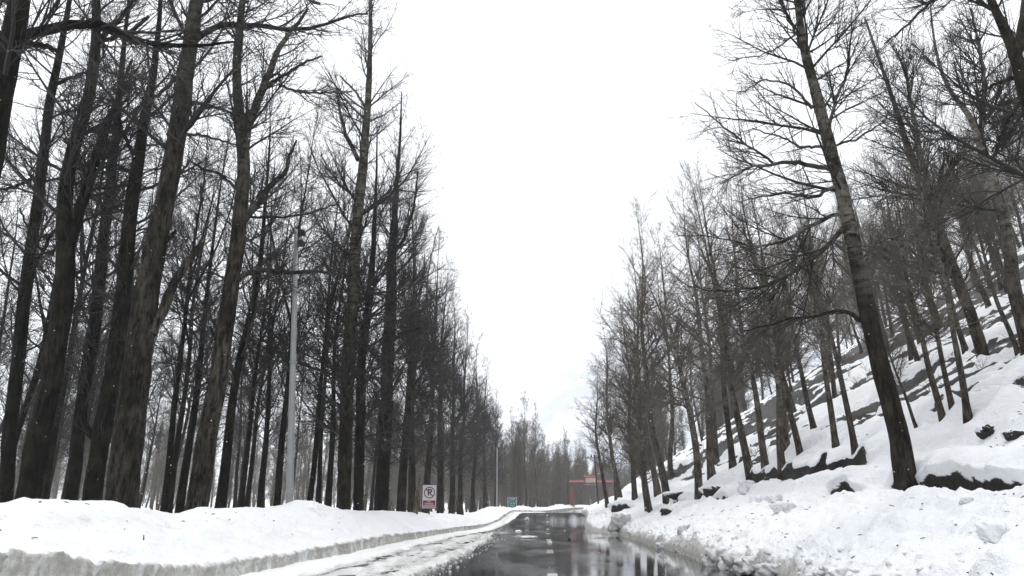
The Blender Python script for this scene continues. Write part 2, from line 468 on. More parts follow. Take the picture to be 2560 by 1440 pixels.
# the wide snow-covered floor, out to the horizon
gx = np.concatenate([-np.geomspace(2450, 12, 64), np.linspace(-11, 12, 12), np.geomspace(14, 2450, 44)])
gy = np.concatenate([np.linspace(-1650, -30, 12), rows(-20, 2700, 8, 1.045)])
GX, GY = np.meshgrid(gx, gy)
gz = left_z(GX - cx(GY), GY)
rel = GX - cx(GY)
gz = gz - (0.55 + 0.0 * rel) * sstep(-12.5, -11, rel) - 2.0 * sstep(5, 30, rel)
gz = np.where(np.abs(GX) + np.abs(GY) > 1200, gz, gz)
me = make_mesh('ground', np.stack([GX, GY, gz], -1).reshape(-1, 3), grid_faces(*GX.shape), True, {'dirt': np.zeros(GX.size), 'soil': np.zeros(GX.size)})
tag(link('ground', me, M['snow']), kind='structure')

# hillside and the ploughed verge at its foot
hx = np.concatenate([np.arange(2.7, 4.1, 0.07), np.arange(4.1, 5.6, 0.032), np.arange(5.6, 9.0, 0.075), np.arange(9.0, 11.2, 0.045), 11.2 + np.cumsum(np.linspace(0.09, 0.42, 80)), np.geomspace(32.5, 300, 55)])
hy = rows(-12, 900, 5, 1.0095)
hy = np.concatenate([hy[hy < 11], np.exp(np.arange(math.log(11), math.log(46), 0.0058)), hy[hy > 46.2]])
HX, HY = np.meshgrid(hx, hy)
HX = HX - 0.28 * vnoise(HY * 0.9, 5.5, 33) * sstep(7.5, 8.4, HX) * (1 - sstep(11.5, 13, HX))
HXw = HX + cx(HY)
hz, hs, hd = hill(HXw, HY)
s1 = scarp1(HY)
lip = HX + 0.28 * vnoise(HY * 0.9, 5.5, 33)
HXw = HXw - 0.20 * s1 * sstep(9.40, 9.45, lip) * (1 - sstep(9.5, 9.9, lip)) - 0.16 * scarp2(HY) * sstep(10.86, 10.92, lip) * (1 - sstep(10.95, 11.3, lip))
hz = hz - 3.0 * sstep(120, 300, HX) * 0
me = make_mesh('hillside', np.stack([HXw, HY, hz], -1).reshape(-1, 3), grid_faces(*HX.shape), True, {'dirt': hd, 'soil': hs})
tag(link('hillside', me, M['snow']), kind='structure')

# left bank, cut upright by the plough on the road side
s = np.concatenate([np.linspace(0, 1, 26), 1 + np.linspace(0.02, 1, 60), 2 + np.linspace(0.04, 1, 26)])
by = rows(-10, 420, 5, 1.0085)
by = np.concatenate([by[by < 7], np.exp(np.arange(math.log(7), math.log(30), 0.0055)), by[by > 30.2]])
S, BY = np.meshgrid(s, by)
wz, cz, bz = wall_z(BY), crest_z(BY), zr(BY)
cz = np.maximum(cz, wz + 0.35)
wob = 0.16 * fbm(BY * 0.20, 2.2, 81) + 0.06 * fbm(BY * 1.2, 6.1, 82)
base_x, lipx, crestx = XB + wob, XB + wob - 0.10, XC + 0.5 * fbm(BY * 0.15, 9.9, 84)
a = np.clip(S, 0, 1); b_ = np.clip(S - 1, 0, 1); c_ = np.clip(S - 2, 0, 1)
edge_n = 0.06 * fbm(BY * 2.2, 4.4, 86, 3) + 0.08 * fbm(BY * 7, 1.4, 85, 4, 0.7) + 0.07 * np.maximum(fbm(BY * 0.9, 8.8, 83, 2) - 0.1, 0)
X = base_x - 0.12 * a + 0.10 * np.clip(0.5 + 1.6 * fbm(BY * 2.6, 3.9, 80, 4, 0.7), 0, 1.3) * sstep(0.75, 1.0, a) * (1 - sstep(0, 0.08, b_))
Z = bz - 0.10 + a * (wz + edge_n - bz + 0.10)
X = X + (crestx - lipx) * b_
Z = Z + (cz - wz - edge_n) * np.sin(b_ * math.pi / 2) ** 1.15
X = X - 3.6 * c_
Z = Z - (cz - left_z(-12.3, BY) + 0.25) * sstep(0, 1, c_)
face = (S < 1)
onb = sstep(0.03, 0.25, b_)
X = X + face * (0.06 * fbm(BY * 2.7, Z * 1.5, 87, 4, 0.7) + 0.07 * np.abs(fbm(BY * 9, Z * 4, 88, 4, 0.7))) * sstep(0, 0.1, a)
Z = Z + onb * (0.16 * fbm(X * 0.6, BY * 0.4, 89) + 0.10 * fbm(X * 2.0, BY * 1.3, 90) + 0.05 * np.abs(fbm(X * 5, BY * 2.4, 91, 3)) + 0.10 * np.maximum(fbm(X * 1.3, BY * 0.8, 97, 2) - 0.25, 0)) * (1 - 0.6 * sstep(0.75, 1, b_) * (c_ < 0.05))
Z = Z + (b_ > 0) * (1 - sstep(0.1, 0.3, b_)) * 0.05 * fbm(X * 5, BY * 4, 92, 3)
hole = sstep(0.30, 0.5, fbm(X * 0.9 + 3, BY * 0.7, 93, 2)) * sstep(0.3, 0.5, b_) * (1 - sstep(0.85, 1, b_))
Z = Z - 0.07 * hole
_P = np.stack([X + cx(BY), BY, Z], -1) - CAM
_w = _P @ FWD; _px = 1280 + F_PX * (_P @ RIGHT) / _w; _py = 720 - F_PX * (_P @ UP) / _w
_h = 0
for qx, qy, ry_, rx_ in ((195, 1322, 0.55, 0.22), (268, 1310, 0.45, 0.20), (222, 1296, 0.35, 0.14), (735, 1268, 0.7, 0.16), (905, 1310, 0.6, 0.15)):
    q = np.argmin(np.where((_w > 1) & (S > 1) & (S < 2), (_px - qx) ** 2 + (_py - qy) ** 2, 1e9)); qX, qY = X.ravel()[q], BY.ravel()[q]
    _h = _h + np.exp(-((BY - qY) / ry_) ** 2 - ((X - qX) / rx_) ** 2)
_h = _h * (0.6 + 0.8 * fbm(X * 3, BY * 2.2, 96, 3)) * (S > 1)
Z = Z - 0.16 * np.clip(_h, 0, 1)
hole = np.maximum(hole, 1.6 * np.clip(_h, 0, 1))
dirt = np.where(face, 0.80 + 0.45 * (fbm(BY * 4, Z * 0.8, 94, 3)), 0.75 * (1 - sstep(0, 0.05, b_)) + 0.35 * hole * sstep(0, 0.4, fbm(X * 3, BY * 3, 95)))
dirt = np.where(a < 0.15, 0.35, dirt)
me = make_mesh('snow_bank', np.stack([X + lsh(BY) + cx(BY), BY, Z], -1).reshape(-1, 3), grid_faces(*S.shape)[:, ::-1], True, {'dirt': dirt, 'soil': np.zeros(S.size)})
tag(link('snow_bank', me, M['snow']), kind='structure')
BKX, BKZ, BKS = X.copy(), Z.copy(), S.copy()

# road
rx = np.linspace(-7.0, 5.4, 14); ry = rows(-30, 430, 5, 1.03)
RX, RY = np.meshgrid(rx, ry)
me = make_mesh('road', np.stack([RX + cx(RY), RY, zr(RY) + 0 * RX], -1).reshape(-1, 3), grid_faces(*RX.shape))
road = tag(link('road', me, M['asphalt']), kind='structure')
def on_road(X, Y, dz=0.0): return (X + float(cx(Y)), Y, float(zr(Y)) + dz)
y = 13.6
for k in range(7):
    L = 5.2 if k == 0 else 2.6
    n = 8
    w = 0.12
    V = []
    for i in range(n + 1):
        yy = y + L * i / n
        j = 0.012 * math.sin(i * 2.7 + k)
        V += [on_road(0.13 - w + j, yy, 0.004), on_road(0.13 + w - 0.5 * j, yy, 0.004)]
    Fq = [(2*i, 2*i+1, 2*i+3, 2*i+2) for i in range(n)]
    link('lane_dash', make_mesh('lane_dash', V, Fq), M['paint' if k == 0 else 'paint_faint'], road)
    y += L + 9.0
# slush on the left half of the road
sx = np.arange(-6.75, -2.0, 0.04); sy = rows(4, 150, 5, 1.0085)
SX, SY = np.meshgrid(sx, sy)
taper = 1 - sstep(38, 62, SY)
edge = -2.75 - 0.9 * sstep(35, 60, SY) + 0.22 * fbm(SY * 0.5, 1.1, 101) + 0.12 * fbm(SY * 2.0, 3.1, 102, 3) - 0.5 * (1 - sstep(9, 20, SY)) * 0
ridge = np.exp(-((SX - edge + 0.35) / 0.26) ** 2)
strip = 1 - sstep(-6.0, -5.25, SX - lsh(SY) - 0.1 * sstep(50, 75, SY) + 0.25 * fbm(SY * 0.4, 7.7, 103) + 0.1 * fbm(SX * 2, SY * 2, 104))
mid = np.exp(-((SX + 4.4 + 0.3 * fbm(SY * 0.2, 4.7, 105)) / 0.55) ** 2)
n1 = fbm(SX * 2.4, SY * 0.9, 106); n2 = fbm(SX * 7, SY * 4, 107, 3)
h = -0.022 + 0.19 * ridge * taper * (0.7 + 0.9 * np.maximum(n1, -0.5)) + 0.12 * strip + 0.07 * mid * taper * (0.6 + n1) + 0.045 * (0.5 + n1) * taper + 0.028 * n2
h = h - 0.4 * sstep(-0.12, 0.02, SX - edge) * (SY < 60)
h = np.where(SY > 62, h - 0.03 * (1 - strip), h)
wet = 0.62 - 0.85 * strip - 0.35 * ridge - 0.35 * mid * (0.5 + n1)
dd = 0.85 * ridge * (0.6 + 0.6 * n1) + 0.35 * (1 - strip) * sstep(-0.1, 0.5, n1)
me = make_mesh('slush', np.stack([SX + cx(SY), SY, zr(SY) + h], -1).reshape(-1, 3), grid_faces(*SX.shape), True, {'wet': wet, 'dirt': np.clip(dd, 0, 1)})
tag(link('slush', me, M['slush']), 'grey and white slush churned over the left half of the road', 'slush', kind='stuff')

# mountain far behind the bend
mx = np.linspace(-840, 1800, 170); my = np.linspace(1500, 2500, 80)
MX, MY = np.meshgrid(mx, my)
ridge_h = np.interp(MX, [-840, -400, -240, -80, 80, 240, 440, 840, 1800], [45, 105, 175, 280, 405, 510, 580, 620, 630])
fall = sstep(1480, 2150, MY) * (1 - 0.4 * sstep(2250, 2500, MY))
mz = ridge_h * fall + fall * (44 * fbm(MX * 0.006, MY * 0.004, 111, 5) + 18 * fbm(MX * 0.025, MY * 0.015, 112, 3)) - 6
me = make_mesh('mountain', np.stack([MX, MY, mz], -1).reshape(-1, 3), grid_faces(*MX.shape))
tag(link('mountain', me, M['mountain']), kind='structure')

# ------------------------------------------------------------------ trees
def norm(v): return v / np.maximum(np.linalg.norm(v, axis=-1, keepdims=True), 1e-9)
def tubes(P, R, sides):
    n, k, _ = P.shape
    T = np.empty_like(P); T[:, 1:-1] = P[:, 2:] - P[:, :-2]; T[:, 0] = P[:, 1] - P[:, 0]; T[:, -1] = P[:, -1] - P[:, -2]
    T = norm(T)
    ax = norm(P[:, -1] - P[:, 0])
    ref = np.where(np.abs(ax[:, 2:3]) < 0.8, np.array([[0, 0, 1.0]]), np.array([[1.0, 0, 0]]))[:, None, :]
    U = norm(np.cross(T, np.broadcast_to(ref, T.shape))); W = np.cross(T, U)
    a = np.arange(sides) * 2 * math.pi / sides
    V = P[:, :, None, :] + R[:, :, None, None] * (np.cos(a)[None, None, :, None] * U[:, :, None, :] + np.sin(a)[None, None, :, None] * W[:, :, None, :])
    base = (np.arange(n) * k * sides)[:, None, None] + (np.arange(k - 1) * sides)[None, :, None]
    j = np.arange(sides)[None, None, :]; j2 = (j + 1) % sides
    Fq = np.stack([base + j, base + j2, base + sides + j2, base + sides + j], -1).reshape(-1, 4)
    return V.reshape(-1, 3), Fq
def merge(parts):
    V, Fq, o = [], [], 0
    for v, f in parts:
        V.append(v); Fq.append(f + o); o += len(v)
    return np.concatenate(V), np.concatenate(Fq)
def grow(rng, P, R, n, t0, t1, length, angle, lift, wob, K, rmin, rk=0.55, flat=0.0, tip_short=0.65, steep=0.0):
    """n children on each path; length is an array per parent (or a function of t)"""
    N_, Kp, _ = P.shape
    par = np.repeat(np.arange(N_), n); m = len(par)     # n may be one count or one per parent
    t = rng.uniform(t0, t1, m)
    x = t * (Kp - 1); i = np.minimum(x.astype(int), Kp - 2); fr = (x - i)[:, None]
    p = P[par, i] * (1 - fr) + P[par, i + 1] * fr
    r = R[par, i] * (1 - fr[:, 0]) + R[par, i + 1] * fr[:, 0]
    T = norm(P[par, i + 1] - P[par, i])
    w = rng.normal(size=(m, 3)); w[:, 2] *= (1 - flat)
    w = norm(w - T * np.sum(w * T, 1, keepdims=True))
    ang = np.radians(rng.uniform(angle[0], angle[1], m) * (1 - steep * t))[:, None]
    d = norm(T * np.cos(ang) + w * np.sin(ang))
    L = (length(t) if callable(length) else np.asarray(length)[par] * (1 - tip_short * t)) * rng.uniform(0.55, 1.25, m)
    Q = np.empty((m, K, 3)); Q[:, 0] = p
    step = (L / (K - 1))[:, None]
    bend = rng.normal(size=(m, 3)) * wob * 0.5
    for k in range(1, K):
        Q[:, k] = Q[:, k - 1] + d * step
        d = norm(d + np.array([0, 0, lift]) + bend + rng.normal(size=(m, 3)) * wob)
    r0 = np.minimum(r * rk, 0.006 + 0.013 * L)
    RR = np.maximum(r0[:, None] * (1 - 0.85 * np.linspace(0, 1, K)[None]), rmin)
    return Q, RR, L
def smooth_path(pts, rad, K):
    pts = np.array(pts, float); rad = np.array(rad, float)
    d = np.concatenate([[0], np.cumsum(np.linalg.norm(np.diff(pts, axis=0), axis=1))])
    u = np.linspace(0, d[-1], K)
    Q = np.stack([np.interp(u, d, pts[:, i]) for i in range(3)], 1); r = np.interp(u, d, rad)
    for _ in range(max(1, K // 12)):
        Q[1:-1] = 0.25 * Q[:-2] + 0.5 * Q[1:-1] + 0.25 * Q[2:]; r[1:-1] = 0.25 * r[:-2] + 0.5 * r[1:-1] + 0.25 * r[2:]
    return Q, r
def trunk_mesh(Q, r, sides, seed, rough=0.07, flare=0.45):
    K = len(Q)
    h = Q[:, 2] - Q[0, 2]
    rr = r * (1 + flare * np.exp(-np.maximum(h - 0.25, 0) / 0.55))
    V, Fq = tubes(Q[None], rr[None], sides)
    V = V.reshape(K, sides, 3)
    a = np.arange(sides) * 2 * math.pi / sides
    nz = fbm(np.cos(a)[None] * 2.0 + np.sin(a)[None] * 3.1, h[:, None] * 1.1 + np.sin(a)[None] * 2, seed, 3)
    if sides > 24:                        # deep upright furrows and knobs
        au = a[None] / (2 * math.pi) * 22
        fu = np.abs(vnoise(au + 0.9 * vnoise(au * 0.3, h[:, None] * 0.9, seed + 5), h[:, None] * 0.75, seed + 7))
        f2 = np.abs(vnoise(au * 2.1 + 3, h[:, None] * 2.1, seed + 8))
        kn = np.maximum(vnoise(au * 0.22, h[:, None] * 0.55, seed + 9) - 0.55, 0)
        nz = nz + 1.5 * (fu - 0.4) + 0.7 * (f2 - 0.4) + 2.5 * kn
    root = 0.25 * np.exp(-h / 0.5)[:, None] * np.sin(a * 5 + seed)[None]
    V = Q[:, None] + (V - Q[:, None]) * (1 + rough * nz + root)[..., None]
    return V.reshape(-1, 3), Fq
def by_len(n, L, lo=2):
    return np.clip(np.round(n * L / max(L.mean(), 1e-6)), lo, n * 3).astype(int)
def crown_parts(rng, P1, R1, L1, n2=11, n3=6, l2=0.52, l3=0.55, rt=0.0055, lift=0.10, k3=3):
    P2, R2, L2 = grow(rng, P1, R1, by_len(n2, L1), 0.10, 1.0, L1 * l2, (25, 60), lift * 0.8, 0.07, 5, rt * 1.2, 0.6, 0.25, 0.6)
    P3, R3, L3 = grow(rng, P2, R2, by_len(n3, L2, 1), 0.10, 1.0, np.maximum(L2 * l3, 0.35), (20, 55), lift * 1.1, 0.08, k3, rt, 0.7, 0.0, 0.45)
    return [tubes(P2, R2, 4), tubes(P3, R3, 3)]
def make_proto(seed, H, r0, clear, Lmax, nl, n2, n3, ang, lift, twig, bark, rt=0.006, sides=10, lean=0.0, shape='column', fork=0.3):
    rng = np.random.default_rng(seed)
    K = 26
    h = np.linspace(0, H, K)
    def sway(): return sum(a_ * np.sin(h / H * f_ * 2 * math.pi + rng.uniform(0, 6.28)) for f_, a_ in ((0.5, 0.30), (1.3, 0.13), (2.7, 0.05)))
    wx = sway(); wy = sway()
    wx -= wx[0]; wy -= wy[0]
    Q = np.stack([wx + h * lean, wy, h - 0.5 * (h == 0)], 1)
    r = np.maximum(r0 * (1 - h / H) ** 1.0, 0.008)
    tr = [trunk_mesh(Q, r, sides, seed, 0.08, 0.3)]
    P0, R0 = Q[None], r[None]
    if shape == 'column':
        prof = lambda t: Lmax * (0.26 + 0.74 * np.sin(np.pi * np.clip(0.22 + 0.74 * (t - clear) / (1 - clear), 0, 1)) ** 0.9) * (1.10 - 0.38 * (t - clear) / (1 - clear)) + 0.25
    else:
        prof = lambda t: Lmax * (0.25 + 0.75 * (1 - (t - clear) / (1 - clear)) ** 0.7)
    # a forked leader now and then
    if rng.random() < fork * 2:
        P_, R_, L_ = grow(rng, P0, R0, 2, 0.42, 0.62, np.array([H * 0.55]), (14, 26), 0.05, 0.05, 10, 0.012, 0.75)
        tr.append(tubes(P_, R_, 7))
        Pf, Rf, Lf = grow(rng, P_, R_, 14, 0.15, 1.0, L_ * 0.32, ang, lift, 0.09, 7, rt * 1.5, 0.5)
    else:
        Pf = None
    P1, R1, L1 = grow(rng, P0, R0, nl, clear, 0.985, prof, ang, lift, 0.075, 7, rt * 1.5, 0.45, 0.6, steep=0.42)
    if Pf is not None:
        P1 = np.concatenate([P1, Pf]); R1 = np.concatenate([R1, Rf]); L1 = np.concatenate([L1, Lf])
    parts = [tubes(P1, R1, 4)] + crown_parts(rng, P1, R1, L1, n2, n3, rt=rt, lift=lift, k3=2)
    V, Fq = merge(tr); tm = make_mesh('trunk', V, Fq); tm.materials.append(bark)
    V, Fq = merge(parts); cm = make_mesh('crown', V, Fq, False); cm.materials.append(twig)
    return tm, cm
def place(name, proto, loc, rz, sc, label, group, tilt=(0.0, 0.0), cat='tree', wide=1.0):
    o = empty(name, (float(loc[0]), float(loc[1]), float(loc[2])), 0)
    o.rotation_euler = (tilt[0], tilt[1], rz); o.scale = (sc * wide, sc * wide, sc)
    o.rotation_mode = 'ZYX' if False else 'XYZ'
    m = Matrix.Rotation(tilt[1], 4, 'Y') @ Matrix.Rotation(tilt[0], 4, 'X') @ Matrix.Rotation(rz, 4, 'Z')
    o.rotation_euler = m.to_euler('XYZ')
    for nm, me_ in (('trunk', proto[0]), ('crown', proto[1])):
        c = bpy.data.objects.new(nm, me_); COL.objects.link(c); c.parent = o
    return tag(o, label, cat, group)

PROTO_ROW = [make_proto(200 + i, 25 + i % 3, 0.38, 0.14, 4.4, 80, 10, 6, (38, 76), 0.12, M['twig'], M['bark_pale'], 0.0058, fork=0.3) for i in range(3)]
PROTO_WOOD = [make_proto(230 + i, 22 + i % 3, 0.21, 0.26, 3.5, 50, 9, 5, (44, 84), 0.10, M['twig'], M['bark'], 0.0058, fork=0.35) for i in range(4)]
PROTO_HILL = [make_proto(260 + i, 18 + i % 3, 0.22, 0.24, 3.5, 48, 8, 4, (44, 84), 0.10, M['twig_brown'], M['bark_grey'], 0.0055, fork=0.25) for i in range(4)]
PROTO_DENSE = [make_proto(280 + i, 20, 0.25, 0.10, 3.3, 78, 9, 5, (35, 72), 0.13, M['twig_brown'], M['bark_grey'], 0.0065, fork=0.0) for i in range(2)]
PROTO_FAR = [make_proto(300 + i, 22, 0.23, 0.05, 3.3, 66, 7, 4, (32, 68), 0.12, M['twig_hazed'], M['bark_grey'], 0.010, 7) for i in range(3)]

def hero(name, label, Y, path, limbs, seed, bark, twig, group=None, ground=None, n_auto=34, t_auto=(0.25, 1.0), Lmax=4.6, dy=0.0, n2=12, n3=7, rt=0.005, slim_limbs=False, extra_low=0, lift=0.11):
    """a tree whose trunk and main limbs follow the photograph, at its own distance"""
    rng = np.random.default_rng(seed)
    n = len(path)
    pts, rad = [], []
    for i, (x_, y_, w_) in enumerate(path):
        p = at(x_, y_, Y + dy * i / n)
        pts.append(p); rad.append(px_size(p, w_) / 2 * 0.87)
    g = ground if ground is not None else float(left_z(pts[0][0], pts[0][1]))
    if pts[0][2] > g - 0.2:
        d = (pts[0] - pts[1]) / max(0.1, (pts[0] - pts[1])[2] * -1)
        k = pts[0][2] - (g - 0.35)
        pts.insert(0, pts[0] + d * k * 0.7 + np.array([0, 0, -k + 0.7 * k * 1.0 if False else 0])); pts[0][2] = g - 0.35
        rad.insert(0, rad[0] * 1.05)
    base = np.array(pts[0]); base[2] = g
    Q, r = smooth_path(pts, rad, 64)
    hh = (Q[:, 2] - Q[0, 2])
    Q[:, 0] += 0.05 * fbm(hh * 0.5, 0.1 + seed, seed, 2) * (hh > 1.0); Q[:, 1] += 0.25 * fbm(hh * 0.15, 7.1 + seed, seed, 2) * sstep(0, 4, hh)
    root = empty(name, tuple(base))
    tag(root, label, 'tree', group)
    Q2, r2_ = smooth_path(Q, r, 190)
    V, Fq = trunk_mesh(Q2, r2_, 44, seed, 0.085, 0.22)
    link('trunk', make_mesh('trunk', V - base, Fq), bark, root)
    PL, RL, LL = [], [], []
    for lp in limbs:
        drift = rng.uniform(-1, 1) * 0.35
        lq, lr = [], []
        # start the limb inside the trunk, at the nearest trunk ring
        p0 = at(lp[0][0], lp[0][1], Y)
        k0 = int(np.argmin(np.abs(Q[:, 2] - p0[2]) + 0.3 * np.abs(Q[:, 0] - p0[0])))
        y0 = Q[k0, 1]
        tot = 0
        for i, (x_, y_, w_) in enumerate(lp):
            if i:
                q_ = at(x_, y_, y0); tot += np.linalg.norm(q_ - at(lp[i-1][0], lp[i-1][1], y0))
            p = at(x_, y_, y0 + drift * tot)
            lq.append(p); lr.append(max(px_size(p, w_) / 2, 0.008))
        a_, b__ = smooth_path(lq, lr, 18)
        a_[1:-1] += rng.normal(size=(16, 3)) * 0.02
        b__ = b__ * (0.72 if slim_limbs else 1.0)
        V, Fq = tubes(a_[None], b__[None], 8)
        link('limb', make_mesh('limb', V - base, Fq), bark, root)
        # thin the limb to seven stations for the twigs that grow from it
        idx = np.linspace(0, 17, 7).astype(int)
        PL.append(a_[idx]); RL.append(b__[idx]); LL.append(np.linalg.norm(np.diff(a_, axis=0), axis=1).sum())
    prof = lambda t: Lmax * (0.30 + 0.70 * np.sin(np.pi * np.clip(0.22 + 0.74 * t, 0, 1))) * (1.08 - 0.35 * t) + 0.2
    P1, R1, L1 = grow(rng, Q[None], r[None], n_auto, t_auto[0], t_auto[1], prof, (45, 86), lift, 0.09, 7, rt * 1.6, 0.30, 0.6, steep=0.35)
    parts = [tubes(P1, R1, 5)]
    if PL:
        P1 = np.concatenate([P1, np.array(PL)]); R1 = np.concatenate([R1, np.array(RL)]); L1 = np.concatenate([L1, np.clip(np.array(LL), 1.5, 7)])
    parts += crown_parts(rng, P1, R1, L1, n2, n3, rt=rt, lift=lift)
    if extra_low:
        P4, R4, L4 = grow(rng, Q[None], r[None], extra_low, 0.06, 0.9, lambda t: 1.1 + 0 * t, (50, 95), 0.12, 0.16, 5, rt, 0.2)
        parts.append(tubes(P4, R4, 3))
        P5, R5, _ = grow(rng, P4, R4, 4, 0.2, 1.0, L4 * 0.5, (25, 60), 0.15, 0.15, 3, rt, 0.7)
        parts.append(tubes(P5, R5, 3))
    V, Fq = merge(parts)
    link('crown', make_mesh('crown', V - base, Fq, False), twig, root)
    return root

